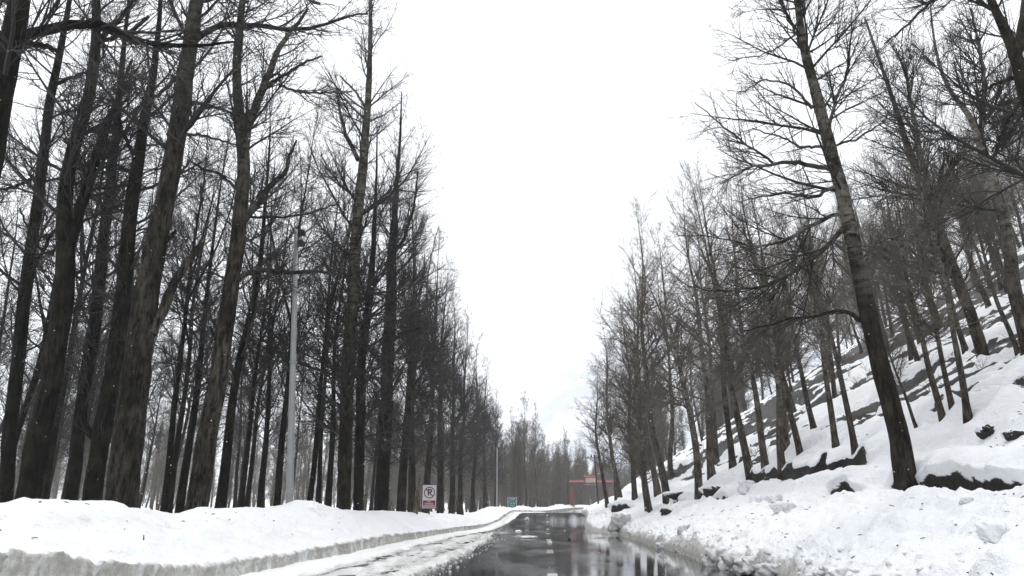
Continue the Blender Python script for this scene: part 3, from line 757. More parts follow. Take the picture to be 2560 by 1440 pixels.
HEROES = [
 dict(name='leaning_poplar', label='dark tree cut by the left edge with a long bough reaching across the top', Y=15, seed=1, bark='bark', twig='twig',
      path=[(-190,1260,74),(-120,900,68),(-50,500,62),(5,180,58),(45,-20,52),(75,-250,42),(100,-600,25),(110,-900,8)],
      limbs=[[(0,105,26),(60,90,26),(150,65,25),(250,56,22),(330,95,16),(420,118,12),(520,108,8),(590,104,5)], [(10,110,20),(70,108,18),(120,118,14),(145,130,10)], [(20,150,22),(0,190,24),(-40,240,22)]], n_auto=30, t_auto=(0.4,1), Lmax=5),
 dict(name='slim_poplar', label='slim dark tree at the far left rising with a gentle lean', Y=24, seed=2, bark='bark', twig='twig',
      path=[(10,1260,38),(40,1000,36),(62,800,33),(90,600,31),(110,440,27),(128,250,24),(160,100,16),(190,-60,10),(210,-250,4)],
      limbs=[[(112,440,10),(80,445,9),(30,470,8),(-30,480,6)], [(130,215,12),(175,195,9),(220,180,6)], [(75,690,9),(120,600,8),(150,560,6)]], n_auto=34, Lmax=4.2, extra_low=30),
 dict(name='forked_poplar', label='stout dark tree forking into two stems, second big trunk from the left edge', Y=22, seed=3, bark='bark', twig='twig',
      path=[(62,1265,62),(100,1050,58),(135,870,54),(155,740,52),(165,620,50),(155,500,36),(175,400,34),(210,300,33),(232,200,30),(240,110,26),(240,0,20),(235,-200,13),(225,-450,5)],
      limbs=[[(172,610,34),(195,540,28),(215,475,25),(240,390,22),(262,330,20),(285,270,15),(300,235,10),(330,150,6)], [(245,100,15),(290,60,12),(330,10,9),(360,-60,6)], [(240,110,12),(330,78,10),(372,40,8)], [(165,600,10),(120,640,8),(80,600,6),(50,520,4)]], n_auto=34, Lmax=4.6, extra_low=40),
 dict(name='upright_poplar', label='dark tree with a bent stem just right of the forked tree', Y=27, seed=4, bark='bark', twig='twig',
      path=[(175,1260,36),(195,1050,34),(220,880,33),(245,720,31),(265,560,27),(285,420,24),(300,280,20),(312,150,13),(320,0,8),(330,-150,4)],
      limbs=[[(270,540,10),(245,500,9),(225,490,8)], [(290,360,9),(330,300,7),(360,250,5)]], n_auto=36, Lmax=3.8, extra_low=40),
 dict(name='twin_stem_poplar', label='dark tree immediately left of the thickest trunk', Y=23, seed=5, bark='bark', twig='twig',
      path=[(228,1262,50),(258,1050,48),(285,880,45),(308,720,42),(322,560,38),(340,430,34),(358,310,28),(380,190,20),(395,60,13),(405,-100,8),(410,-300,4)],
      limbs=[[(262,1110,24),(215,1080,18),(208,1030,14),(230,900,12),(250,800,8)], [(345,400,12),(310,340,9),(290,270,7),(300,230,5)]], n_auto=38, Lmax=4.0, extra_low=50),
 dict(name='thick_poplar', label='thickest trunk in the left wood, with a snapped limb on its right', Y=21, seed=6, bark='bark_rough', twig='twig',
      path=[(303,1270,88),(322,1100,80),(342,950,74),(360,820,70),(378,680,60),(402,540,54),(425,420,52),(445,290,48),(466,160,42),(490,20,36),(510,-120,28),(530,-350,16),(545,-600,5)],
      limbs=[[(378,835,30),(405,780,26),(430,715,22),(468,655,18),(505,606,13)], [(450,285,13),(480,256,11),(520,262,9),(560,275,7),(600,290,4)], [(395,610,16),(420,600,11),(440,575,7)], [(455,335,8),(510,338,7),(560,355,5),(590,362,4)], [(490,100,16),(530,66,15),(590,60,14),(650,64,12),(730,77,10),(790,70,8),(855,45,6),(920,35,4)], [(470,160,12),(425,210,10),(380,250,7),(330,290,4)], [(500,-40,14),(600,-20,12),(700,-30,9),(800,10,6)]], n_auto=34, t_auto=(0.35,1), Lmax=5, extra_low=30),
 dict(name='candelabra_poplar', label='tall dark tree with curving limbs, left of the steel lamp pole', Y=25, seed=7, bark='bark_rough', twig='twig',
      path=[(490,1270,62),(512,1120,57),(535,970,52),(560,840,47),(578,720,44),(595,600,40),(605,480,36),(607,360,33),(593,240,26),(598,100,21),(608,-20,16),(622,-200,10),(630,-400,4)],
      limbs=[[(605,390,24),(625,300,22),(648,240,20),(668,190,17),(695,120,14),(730,75,10),(770,20,6)], [(665,215,10),(715,185,8),(770,152,6),(805,140,4)], [(612,550,18),(640,515,16),(672,465,14),(715,435,11),(722,390,9),(742,350,5)], [(625,542,7),(700,543,6),(780,532,5),(850,505,3)], [(590,705,16),(615,682,14),(660,676,12),(720,682,11),(780,676,9),(845,686,6)], [(600,480,9),(550,435,7),(500,420,6),(470,400,4)], [(700,215,7),(760,232,6),(820,230,5),(880,228,3)], [(555,880,11),(535,840,7),(525,815,4)]], n_auto=30, t_auto=(0.3,1), Lmax=4.6, extra_low=25),
 dict(name='tall_roadside_poplar', label='tallest roadside poplar left of the road, pale slender top', Y=37, seed=8, bark='bark_pale', twig='twig',
      path=[(858,1285,40),(866,1050,37),(876,850,35),(888,650,32),(897,520,29),(907,400,25),(914,300,21),(921,200,16),(926,60,11),(930,-80,7),(932,-200,3)],
      limbs=[[(895,400,12),(868,345,10),(850,290,7),(842,220,5)], [(915,270,7),(890,230,6),(850,190,4)], [(880,560,10),(862,600,9),(850,700,8)]], n_auto=78, t_auto=(0.14,1), Lmax=5.4, extra_low=60, n2=11),
 dict(name='roadside_poplar', label='dark roadside poplar close beside the tallest one, on its right', Y=39, seed=9, bark='bark', twig='twig',
      path=[(893,1288,30),(900,1050,27),(905,880,25),(925,740,22),(934,600,14),(940,480,8),(943,390,5),(945,320,3)],
      limbs=[], n_auto=60, t_auto=(0.2,1), Lmax=4.4, extra_low=50),
 dict(name='roadside_poplar', label='broad dark poplar left of the no-parking sign with a dense twiggy crown', Y=46, seed=10, bark='bark', twig='twig',
      path=[(952,1288,42),(960,1100,38),(966,950,36),(976,780,32),(982,620,25),(990,500,15),(998,380,8),(1003,290,5),(1005,230,3)],
      limbs=[[(970,860,11),(1010,830,9),(1050,820,6)], [(980,640,9),(1010,600,8),(1035,520,6),(1045,430,4)]], n_auto=70, t_auto=(0.12,1), Lmax=5.2, extra_low=70),
 dict(name='leaning_hillside_poplar', label='big pale-barked poplar leaning over the right bank with spreading boughs', Y=20, seed=11, bark='bark_banded', twig='twig',
      path=[(2272,1235,60),(2255,1120,56),(2222,970,52),(2188,835,49),(2162,705,42),(2136,600,40),(2105,450,36),(2068,325,33),(2032,200,27),(2010,100,22),(1993,0,18),(1978,-150,13),(1962,-350,8),(1950,-520,3)],
      limbs=[[(2165,805,18),(2130,785,16),(2095,772,13),(2040,790,11),(1960,800,8),(1860,828,4)], [(2112,565,18),(2066,620,16),(1970,690,12),(1900,720,9),(1800,730,6),(1720,715,3)], [(2100,535,15),(2037,557,13),(1979,592,11),(1921,618,9),(1862,612,7),(1804,595,5),(1690,587,3)], [(2098,458,15),(2066,475,13),(2031,498,12),(2002,484,10),(1921,487,7),(1850,505,4)], [(2085,425,18),(2025,412,16),(1979,405,15),(1930,411,11),(1880,414,8),(1800,460,4)], [(1932,409,9),(1890,378,8),(1848,347,7),(1790,300,5),(1735,255,3)], [(2060,365,11),(2010,370,9),(1960,345,7),(1880,320,4)], [(2062,372,9),(2145,345,8),(2190,315,6),(2240,285,4),(2290,250,3)], [(2072,325,13),(2084,260,11),(2118,185,9),(2126,115,6),(2130,20,3)], [(2030,272,11),(2005,235,9),(1960,205,7),(1910,198,5),(1840,235,3)], [(2012,118,12),(1978,62,10),(1955,15,7),(1920,-50,4)], [(2005,70,8),(1960,110,6),(1900,140,4),(1820,150,3)], [(2150,650,8),(2210,600,6),(2260,590,3)]], n_auto=36, t_auto=(0.36,1), Lmax=4.4, lift=0.06, n2=13, slim_limbs=True),
 dict(name='forked_hillside_poplar', label='pale forked poplar near the right edge, top parting into three stems', Y=24, seed=12, bark='bark_grey', twig='twig',
      path=[(2585,930,38),(2560,805,36),(2535,715,35),(2512,580,32),(2472,455,28),(2450,370,24),(2440,330,18),(2420,290,15),(2372,240,12),(2345,165,9),(2330,90,6),(2322,-20,3)],
      limbs=[[(2450,360,16),(2456,300,14),(2462,200,10),(2445,100,7),(2425,20,4)], [(2440,345,11),(2400,345,9),(2350,348,7),(2300,345,4)], [(2462,430,10),(2500,360,9),(2520,260,6),(2525,170,3)]], n_auto=24, t_auto=(0.35,1), Lmax=3.4),
 dict(name='slanting_hillside_poplar', label='long slanting poplar right of the big leaning one, bough growing low on its left', Y=30, seed=13, bark='bark_grey', twig='twig',
      path=[(2492,1020,36),(2465,930,33),(2432,800,30),(2397,700,29),(2370,625,28),(2335,530,26),(2305,475,23),(2285,415,20),(2265,370,17),(2230,250,12),(2195,140,8),(2165,40,4)],
      limbs=[[(2455,965,12),(2430,950,10),(2400,955,8),(2360,975,5)], [(2340,540,16),(2315,440,13),(2292,340,10),(2268,200,7),(2255,120,3)], [(2330,520,8),(2270,495,7),(2200,490,5),(2120,500,3)]], n_auto=56, t_auto=(0.25,1), Lmax=3.6),
 dict(name='cropped_hillside_tree', label='dark tree mostly outside the right edge, its boughs entering the top corner', Y=17, seed=14, bark='bark_pale', twig='twig',
      path=[(2800,1150,60),(2700,800,52),(2620,480,46),(2562,240,40),(2545,125,34),(2512,60,24),(2475,-10,18),(2440,-120,12),(2410,-300,5)],
      limbs=[[(2553,190,16),(2500,205,9),(2450,230,5)], [(2545,130,22),(2560,40,20),(2570,-60,14)], [(2500,40,10),(2420,-20,9),(2330,0,8),(2270,60,6),(2210,110,3)], [(2560,240,12),(2520,300,8),(2480,380,4)]], n_auto=24, t_auto=(0.35,1), Lmax=4.0),
]
for h_ in HEROES:
    g = None
    if h_['path'][0][0] > 1400:
        p = at(h_['path'][0][0], h_['path'][0][1], h_['Y']); g = float(hill(p[0], p[1], False)[0])
    hero(h_['name'], h_['label'], h_['Y'], h_['path'], h_['limbs'], h_['seed'] * 7, M[h_['bark']], M[h_['twig']], None, g,
         **{k: v for k, v in h_.items() if k in ('n_auto', 't_auto', 'Lmax', 'extra_low', 'n2', 'n3', 'lift', 'slim_limbs')})

rnd = random.Random(7)
TREES_AT = []
for h_ in HEROES:
    p = at(h_['path'][0][0], h_['path'][0][1], h_['Y']); TREES_AT.append((p[0], p[1]))
def free(x, y, d):
    return all((x - a) ** 2 + (y - b) ** 2 > d * d for a, b in TREES_AT)
def put_left(px, Y, protos, sc, label, group=None, wide=1.0, lean=None, name='poplar_tree'):
    p = at(px, 1268, Y); TREES_AT.append((p[0], p[1]))
    pr = protos[rnd.randrange(len(protos))]
    place(name, pr, (p[0], p[1], float(left_z(p[0] - cx(Y), Y)) - 0.1), rnd.uniform(0, 6.28), sc, label, group, (rnd.uniform(-.02, .02), rnd.uniform(-.02, .03) if lean is None else lean), wide=wide)
# trunks that can be picked out one by one between the big ones
for px, Y, sc, wide, label in [
    (118, 33, 1.0, 0.9, 'thin grey trunk behind and right of the forked dark tree'),
    (152, 46, 1.0, 0.9, 'far thin trunk between the forked dark tree and the bent stem'),
    (405, 30, 0.85, 0.9, 'thin dark trunk first to the right of the thickest trunk'),
    (425, 36, 0.9, 0.9, 'second thin trunk to the right of the thickest trunk'),
    (450, 32, 0.95, 1.0, 'straight grey trunk just left of the candelabra tree base'),
    (545, 29, 0.95, 1.1, 'slim dark trunk hugging the right side of the candelabra tree'),
    (605, 33, 0.85, 0.8, 'thin dark trunk midway between candelabra tree and lamp pole'),
    (650, 37, 0.9, 0.85, 'thin trunk forking low, nearer the lamp pole than the candelabra tree'),
    (692, 34, 0.95, 0.9, 'dark trunk close on the left of the steel lamp pole'),
    (765, 38, 0.95, 0.8, 'thin dark trunk close on the right of the steel lamp pole'),
    (790, 43, 0.9, 0.9, 'slim trunk second to the right of the steel lamp pole'),
    (822, 42, 0.95, 1.0, 'dark trunk just left of the tallest roadside poplar')]:
    put_left(px, Y, PROTO_WOOD, sc, label, 'slim trunks of the left wood', wide, 0.01)
for px, Y, sc, wide, label in [
    (1003, 50, 0.98, 0.9, 'bushy dark roadside poplar just left of the broken stump'),
    (1030, 60, 1.0, 0.9, 'roadside poplar rising behind the broken pale stump'),
    (1062, 66, 1.0, 0.9, 'roadside poplar rising directly behind the no-parking sign'),
    (1100, 72, 1.0, 0.9, 'roadside poplar first to the right of the no-parking sign'),
    (1128, 82, 1.0, 0.9, 'roadside poplar second to the right of the no-parking sign'),
    (1150, 92, 0.98, 0.9, 'roadside poplar third to the right of the no-parking sign'),
    (1183, 104, 0.95, 0.9, 'roadside poplar fourth to the right of the no-parking sign'),
    (1212, 122, 0.95, 1.0, 'open-crowned poplar just left of the distant thin pole'),
    (1236, 142, 0.85, 0.9, 'hazy poplar directly behind the distant thin pole')]:
    put_left(px, Y, PROTO_ROW, sc, label, 'poplars lining the left of the road', wide, 0.0)
# the rest of the left wood
def project(p):
    d = np.array(p, float) - CAM; w = float(np.dot(d, FWD))
    return 1280 + F_PX * float(np.dot(d, RIGHT)) / w, 720 - F_PX * float(np.dot(d, UP)) / w
def left_zone(X, Y):
    px = project((X, Y, 1.5))[0]
    where = ('beyond the left edge trees, left of the forked dark tree' if px < 70 else 'between the forked dark tree and the thickest trunk' if px < 300 else
             'between the thickest trunk and the candelabra tree' if px < 490 else 'between the candelabra tree and the lamp pole' if px < 735 else
             'between the lamp pole and the tallest poplar' if px < 860 else 'between the tallest poplar and the no-parking sign' if px < 1070 else 'right of the no-parking sign')
    how = 'slender bare tree' if Y < 60 else 'thin greyish tree set back' if Y < 95 else 'faint distant tree'
    return how + ' ' + where
n = 0; tries = 0
while n < 84 and tries < 6000:
    tries += 1
    Y = rnd.uniform(24, 150) ** 1.0
    X = -rnd.uniform(13.5, 14 + Y * 0.75)
    if X < -85 or not free(X, Y, 3.4): continue
    TREES_AT.append((X, Y)); n += 1
    pr = PROTO_WOOD[rnd.randrange(4)] if Y < 95 else PROTO_FAR[rnd.randrange(3)]
    place('wood_tree', pr, (X, Y, float(left_z(X, Y)) - 0.1), rnd.uniform(0, 6.28), rnd.uniform(0.72, 1.0), left_zone(X, Y), 'trees deep in the left wood', (rnd.uniform(-.04, .04), rnd.uniform(-.03, .05)))
# the far lines of trees along the road, fading into the snowfall
n = 0
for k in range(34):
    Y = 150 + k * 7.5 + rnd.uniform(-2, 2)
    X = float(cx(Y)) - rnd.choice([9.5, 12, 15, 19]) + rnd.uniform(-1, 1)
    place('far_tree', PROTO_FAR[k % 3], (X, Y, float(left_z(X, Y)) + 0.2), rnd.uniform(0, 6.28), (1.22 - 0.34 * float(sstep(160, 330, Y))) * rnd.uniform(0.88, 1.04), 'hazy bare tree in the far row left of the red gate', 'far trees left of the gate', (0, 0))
for k in range(22):
    Y = 240 + rnd.uniform(0, 160); X = float(cx(220)) + rnd.uniform(-16, 40)
    place('far_tree', PROTO_FAR[k % 3], (X, Y, float(zr(Y)) + 0.1), rnd.uniform(0, 6.28), rnd.uniform(0.7, 0.95), 'pale hazy trunk seen through or behind the red gate', 'far trees behind the gate')

# right-hand trees whose feet the photograph shows
def put_right(px, py, top_y, dia_px, protos, label, lean=-0.045, group=None, name='hillside_tree'):
    p = on_hill(px, py); TREES_AT.append((p[0], p[1]))
    i = rnd.randrange(len(protos)); pr = protos[i]
    H = max(v.co.z for v in pr[0].vertices)
    r = ray(px - 30, top_y); h = (CAM + r * (p[1] / r[1]))[2] - p[2]
    sc = max(0.3, h / H)
    r0 = 0.27 * sc
    wide = min(1.5, max(0.6, px_size(p, dia_px) / 2 / r0))
    place(name, pr, (p[0], p[1], p[2] - 0.15), rnd.uniform(0, 6.28), sc, label, group, (rnd.uniform(-.02, .02), lean), wide=0.5 + 0.5 * wide)
for a in [
    (1519, 1268, 900, 16, PROTO_HILL, 'leftmost tree on the right verge, beside the red gate', -0.03),
    (1539, 1262, 960, 12, PROTO_HILL, 'slim tree close behind the leftmost tree of the right verge', -0.03),
    (1550, 1242, 800, 14, PROTO_DENSE, 'dense slim tree right behind the earthy rock of the right verge', -0.03),
    (1588, 1248, 730, 16, PROTO_DENSE, 'dense tree between the earthy rock and the bushy verge tree', -0.04),
    (1622, 1275, 720, 26, PROTO_DENSE, 'bushy tree second along the right verge from the gate', -0.05),
    (1645, 1235, 620, 20, PROTO_DENSE, 'tall dense tree rising behind the bushy verge tree', -0.03),
    (1668, 1255, 500, 24, PROTO_HILL, 'straight tree third along the right verge from the gate', -0.03),
    (1748, 1242, 560, 28, PROTO_HILL, 'pale mottled trunk fourth along the right verge, left of the dark boulder', -0.06),
    (1677, 1190, 640, 18, PROTO_HILL, 'curved grey trunk higher up behind the third verge tree', -0.03),
    (1780, 1193, 450, 24, PROTO_HILL, 'dark trunk just above and behind the dark boulder', -0.06),
    (1790, 1155, 520, 16, PROTO_HILL, 'slim trunk close behind the one above the dark boulder', -0.05),
    (1832, 1165, 420, 18, PROTO_HILL, 'slim straight trunk left end of the snow-capped ledge', -0.05),
    (1875, 1180, 400, 26, PROTO_HILL, 'stout trunk standing right above the ledge left end', -0.06),
    (1914, 1162, 430, 20, PROTO_HILL, 'second trunk standing above the ledge, left to right', -0.06),
    (1955, 1165, 400, 22, PROTO_HILL, 'third trunk standing above the ledge, left to right', -0.06),
    (1967, 1108, 470, 16, PROTO_HILL, 'slim trunk up slope behind the third ledge trunk', -0.06),
    (2002, 1133, 430, 19, PROTO_HILL, 'fourth trunk standing above the ledge, left to right', -0.07),
    (2036, 1072, 470, 18, PROTO_HILL, 'curve-footed trunk up slope between fourth and fifth ledge trunks', -0.06),
    (2090, 1112, 420, 20, PROTO_HILL, 'fifth trunk above the ledge, with bare soil at its foot', -0.08),
    (2138, 1122, 380, 18, PROTO_HILL, 'pale trunk nearest left of the big leaning poplar', -0.06),
    (2087, 993, 520, 15, PROTO_HILL, 'curve-footed slim trunk high up between the ledge trunks and the leaning poplar', -0.06),
    (2357, 1042, 330, 20, PROTO_HILL, 'first of three trunks right of the big leaning poplar', -0.08),
    (2377, 1003, 400, 16, PROTO_HILL, 'second of three trunks right of the big leaning poplar, set back', -0.07),
    (2417, 1030, 300, 21, PROTO_HILL, 'third of three trunks right of the big leaning poplar, before the slanting one', -0.07),
    (2290, 1062, 930, 9, PROTO_HILL, 'leaning sapling close on the right of the big leaning poplar', -0.2),
    (2222, 885, 420, 16, PROTO_HILL, 'trunk up the slope right behind the big leaning poplar', -0.06),
    (2412, 868, 350, 16, PROTO_HILL, 'trunk high on the slope above the three trunks', -0.06),
    (2300, 855, 400, 14, PROTO_HILL, 'bushy trunk high on the slope, midway between leaning and slanting poplars', -0.06),
    (2545, 880, 330, 14, PROTO_HILL, 'trunk high on the slope at the right edge', -0.06)]:
    put_right(*a[:5], a[5], a[6], 'trees on the snowy right slope')
def right_zone(X, Y):
    px = project((X, Y, float(hill(X, Y, False)[0])))[0]
    where = ('behind the first verge trees near the gate' if px < 1700 else 'above the dark boulder' if px < 1830 else 'above the left half of the ledge' if px < 1980 else
             'between the ledge trunks and the big leaning poplar' if px < 2200 else 'between the leaning and the slanting poplars' if px < 2450 else 'at the right edge above the slanting poplar')
    return ('bare tree up the slope ' if Y < 70 else 'small distant tree up the slope ') + where
n = 0; tries = 0
while n < 62 and tries < 5000:
    tries += 1
    Y = rnd.uniform(26, 190); x = rnd.uniform(14, 30 + 0.42 * Y)
    if n % 2: Y = rnd.uniform(34, 85); x = rnd.uniform(0.33 * Y, 0.68 * Y) + 4
    X = x + float(cx(Y))
    if not free(X, Y, 4.0 if Y < 100 else 3.0): continue
    if Y < 60 and x < 17: continue
    TREES_AT.append((X, Y)); n += 1
    pr = PROTO_HILL[rnd.randrange(4)] if Y < 100 else PROTO_FAR[rnd.randrange(3)]
    place('slope_tree', pr, (X, Y, float(hill(X, Y, False)[0]) - 0.15), rnd.uniform(0, 6.28), rnd.uniform(0.62, 0.9), right_zone(X, Y), 'trees higher up the right slope', (rnd.uniform(-.03, .03), rnd.uniform(-.09, -.02)))
for k in range(16):
    Y = 118 + k * 7; X = float(cx(Y)) + 14.5 + rnd.uniform(-0.6, 4)
    place('slope_tree', PROTO_FAR[k % 3], (X, Y, float(hill(X, Y, False)[0]) - 0.15), rnd.uniform(0, 6.28), rnd.uniform(0.7, 0.9), 'hazy tree on the right verge beyond the utility pole', 'far trees of the right verge', (0, -0.03))
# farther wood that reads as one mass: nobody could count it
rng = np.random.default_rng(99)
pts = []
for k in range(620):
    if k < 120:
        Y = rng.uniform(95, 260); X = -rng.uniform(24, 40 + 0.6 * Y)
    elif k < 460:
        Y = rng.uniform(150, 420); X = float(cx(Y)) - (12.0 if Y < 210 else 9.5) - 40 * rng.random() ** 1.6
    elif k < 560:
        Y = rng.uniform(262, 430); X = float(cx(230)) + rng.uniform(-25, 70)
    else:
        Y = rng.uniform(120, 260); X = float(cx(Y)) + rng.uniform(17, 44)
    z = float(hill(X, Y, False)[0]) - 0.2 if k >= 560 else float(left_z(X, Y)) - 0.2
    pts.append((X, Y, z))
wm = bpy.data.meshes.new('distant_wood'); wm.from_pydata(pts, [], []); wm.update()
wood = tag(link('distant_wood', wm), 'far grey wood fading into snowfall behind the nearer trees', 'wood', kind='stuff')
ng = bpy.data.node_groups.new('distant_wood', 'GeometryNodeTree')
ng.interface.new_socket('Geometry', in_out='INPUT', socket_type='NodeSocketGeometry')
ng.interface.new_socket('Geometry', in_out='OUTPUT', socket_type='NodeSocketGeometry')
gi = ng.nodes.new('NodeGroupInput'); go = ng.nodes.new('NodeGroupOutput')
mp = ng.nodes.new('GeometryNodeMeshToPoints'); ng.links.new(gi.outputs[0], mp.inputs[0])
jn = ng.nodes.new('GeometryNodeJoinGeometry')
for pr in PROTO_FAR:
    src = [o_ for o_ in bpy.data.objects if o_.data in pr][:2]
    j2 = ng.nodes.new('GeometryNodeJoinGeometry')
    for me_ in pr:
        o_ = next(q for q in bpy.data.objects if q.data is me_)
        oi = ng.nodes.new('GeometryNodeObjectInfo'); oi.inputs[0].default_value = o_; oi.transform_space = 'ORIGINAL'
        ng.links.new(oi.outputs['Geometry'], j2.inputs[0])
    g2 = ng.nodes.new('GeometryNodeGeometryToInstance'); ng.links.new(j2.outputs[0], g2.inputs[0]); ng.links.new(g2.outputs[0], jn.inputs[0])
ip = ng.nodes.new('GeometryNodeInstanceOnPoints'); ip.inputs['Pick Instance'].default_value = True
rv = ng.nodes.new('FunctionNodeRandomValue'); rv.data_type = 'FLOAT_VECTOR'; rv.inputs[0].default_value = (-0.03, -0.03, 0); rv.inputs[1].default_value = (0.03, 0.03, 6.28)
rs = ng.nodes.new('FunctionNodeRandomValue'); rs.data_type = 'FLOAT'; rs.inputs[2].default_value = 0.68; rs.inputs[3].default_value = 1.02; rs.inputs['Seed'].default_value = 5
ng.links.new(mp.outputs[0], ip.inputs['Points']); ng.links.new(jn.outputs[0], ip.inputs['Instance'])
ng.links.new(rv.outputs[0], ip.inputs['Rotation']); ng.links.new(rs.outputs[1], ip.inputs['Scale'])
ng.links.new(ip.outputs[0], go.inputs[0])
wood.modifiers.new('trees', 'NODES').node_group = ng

# the snow melts back from the feet of the trees on the slope
hm_ = bpy.data.objects['hillside'].data
hv = np.empty(len(hm_.vertices) * 3, np.float32); hm_.vertices.foreach_get('co', hv); hv = hv.reshape(-1, 3)
for (a, b) in TREES_AT:
    if a > 4 and b < 75:
        d2 = (hv[:, 0] - a) ** 2 + (hv[:, 1] - b) ** 2
        k = np.where(d2 < 4)[0]
        hv[k, 2] += (-0.22 * np.exp(-d2[k] / 0.30) + 0.07 * np.exp(-(np.sqrt(d2[k]) - 1.0) ** 2 / 0.12)).astype(np.float32)
hm_.vertices.foreach_set('co', hv.ravel()); hm_.update()

# ------------------------------------------------------------------ street furniture
def lathe_pole(name, base, top, r0, r1, steps, parent, mat):
    mb = MB(); b = Vector(base); t = Vector(top); pts, rad = [], []
    for i in range(steps):
        k0, k1 = i / steps, (i + 1) / steps
        ra, rb = r0 + (r1 - r0) * k0, r0 + (r1 - r0) * k1
        pts += [b.lerp(t, k0), b.lerp(t, k1 - 0.004)]; rad += [ra, rb + 0.1 * (ra - rb)]
    return mb.tube(pts, rad, 16).build(name, mat, parent, True)
def floodlight(parent, z, mat):
    mb = MB()
    mb.box((0.14, 0, z + 0.13), (0.24, 0.04, 0.035)); mb.box((0.14, 0, z - 0.13), (0.24, 0.04, 0.03)); mb.box((0.085, 0, z), (0.04, 0.08, 0.30))
    mb.build('lamp_bracket', M['black'], parent)
    mb = MB()
    mb.tube([(0.26, 0.12, z + 0.02), (0.26, -0.03, z), (0.26, -0.12, z - 0.02), (0.26, -0.15, z - 0.02)], [0.08, 0.105, 0.12, 0.125], 14)
    for k in range(4): mb.tube([(0.26, 0.10 - k * 0.05, z + 0.012), (0.26, 0.088 - k * 0.05, z + 0.012)], 0.118, 14)
    mb.build('floodlight', M['black'], parent, True)
    MB().tube([(0.26, -0.152, z - 0.02), (0.26, -0.158, z - 0.02)], 0.11, 14).build('lamp_glass', M['glass_dark'], parent)
pt = at(741, 572, 27); pb = at(731, 1262, 27)
gz0 = float(left_z(pb[0], 27))
lp = tag(empty('lamp_pole', (pb[0], 27, gz0)), 'tall grey steel pole with two black floodlights behind the left bank', 'lamp pole')
rel = pt - np.array([pb[0], 27, gz0])
lathe_pole('pole', (0, 0, -0.3), tuple(rel), 0.145, 0.078, 4, lp, M['galv'])
for k, dz in enumerate((-0.18, -0.62)):
    e_parent = lp
    sub = empty('lamp_head', (rel[0], rel[1], rel[2] + dz)); sub.parent = lp
    floodlight(sub, 0.0, None)
MB().box((0, 0, 0.05), (0.5, 0.5, 0.1)).build('base_plate', M['galv'], lp)
MB().tube([(rel[0]*0.55, 0, rel[2]*0.55), (rel[0]*0.55, 0, rel[2]*0.55 + 0.06)], 0.145, 14).build('joint_collar', M['galv'], lp)
# cable from that pole up over the road towards the viewer's left
c0 = np.array([pt[0], 27, pt[2] - 0.25]); c1 = at(60, -10, 9.0)
pts = [tuple(c0 + (c1 - c0) * k / 20 + np.array([0, 0, -0.25 * math.sin(math.pi * k / 20)])) for k in range(21)]
c2 = c1 + (c1 - c0) * 0.8
tag(MB().tube(pts + [tuple(c2)], 0.007, 5).build('overhead_cable', M['wire']), 'thin dark cable slanting from the lamp pole across the left treetops', 'cable')

Y = 118; pt = at(1243, 1118, Y); pb = at(1242, 1276, Y); g = float(left_z(pb[0] - cx(Y), Y)) + 0.2
lp = tag(empty('lamp_pole', (pb[0], Y, g)), 'distant thin grey pole before the hazy trees, left of the road', 'lamp pole')
lathe_pole('pole', (0, 0, -0.3), (pt[0] - pb[0], 0, pt[2] - g), 0.13, 0.08, 3, lp, M['galv'])
sub = empty('lamp_head', (pt[0] - pb[0], 0, pt[2] - g - 0.2)); sub.parent = lp; floodlight(sub, 0, None)

# utility pole with its wires
pb = on_hill(1497, 1272); Y = float(pb[1]); Y = min(max(Y, 95), 130); pb = at(1497, 1272, Y); pt = at(1486, 1137, Y)
g = float(hill(pb[0], Y, False)[0])
up = tag(empty('utility_pole', (pb[0], Y, g)), 'slim dark utility pole leaning left in front of the red gate', 'utility pole')
rel = (pt[0] - pb[0], 0, pt[2] - g)
lathe_pole('pole', (0, 0, -0.4), rel, 0.12, 0.075, 3, up, M['pole_wood'])
MB().box((rel[0], 0, rel[2] - 0.35), (0.9, 0.09, 0.09)).build('crossarm', M['pole_wood'], up)
for dx in (-0.38, 0.0):
    MB().tube([(rel[0] + dx, 0, rel[2] - 0.3), (rel[0] + dx, 0, rel[2] - 0.2), (rel[0] + dx, 0, rel[2] - 0.12), (rel[0] + dx, 0, rel[2] - 0.02)], [0.05, 0.11, 0.07, 0.09], 8).build('insulator', M['black'], up)
def wire(p, q, sag, label):
    p = np.array(p); q = np.array(q)
    pts = [tuple(p + (q - p) * k / 16 + np.array([0, 0, -sag * math.sin(math.pi * k / 16)])) for k in range(17)]
    tag(MB().tube(pts, 0.012, 5).build('overhead_wire', M['wire']), label, 'wire')
top = np.array([pt[0], Y, pt[2] - 0.1])
wire(top - np.array([0.38, 0, 0]), (pt[0] - 16, Y + 60, pt[2] + 0.5), 0.5, 'thin wire running from the utility pole to the left trees')
wire(top, (on_hill(1560, 1225)), 0.05, 'thin stay wire slanting from the utility pole down to the slope')

def text_mesh(body, size, name, mat, parent, loc, bold=0.0, align='CENTER'):
    cu = bpy.data.curves.new(name, 'FONT'); cu.body = body; cu.size = size; cu.align_x = align; cu.align_y = 'CENTER'; cu.extrude = 0.004; cu.offset = bold
    t = bpy.data.objects.new(name, cu); COL.objects.link(t)
    dg = bpy.context.evaluated_depsgraph_get()
    me = bpy.data.meshes.new_from_object(t.evaluated_get(dg)); bpy.data.objects.remove(t); bpy.data.curves.remove(cu)
    o = link(name, me, mat, parent, loc); o.rotation_euler = (math.pi / 2, 0, 0)
    return o
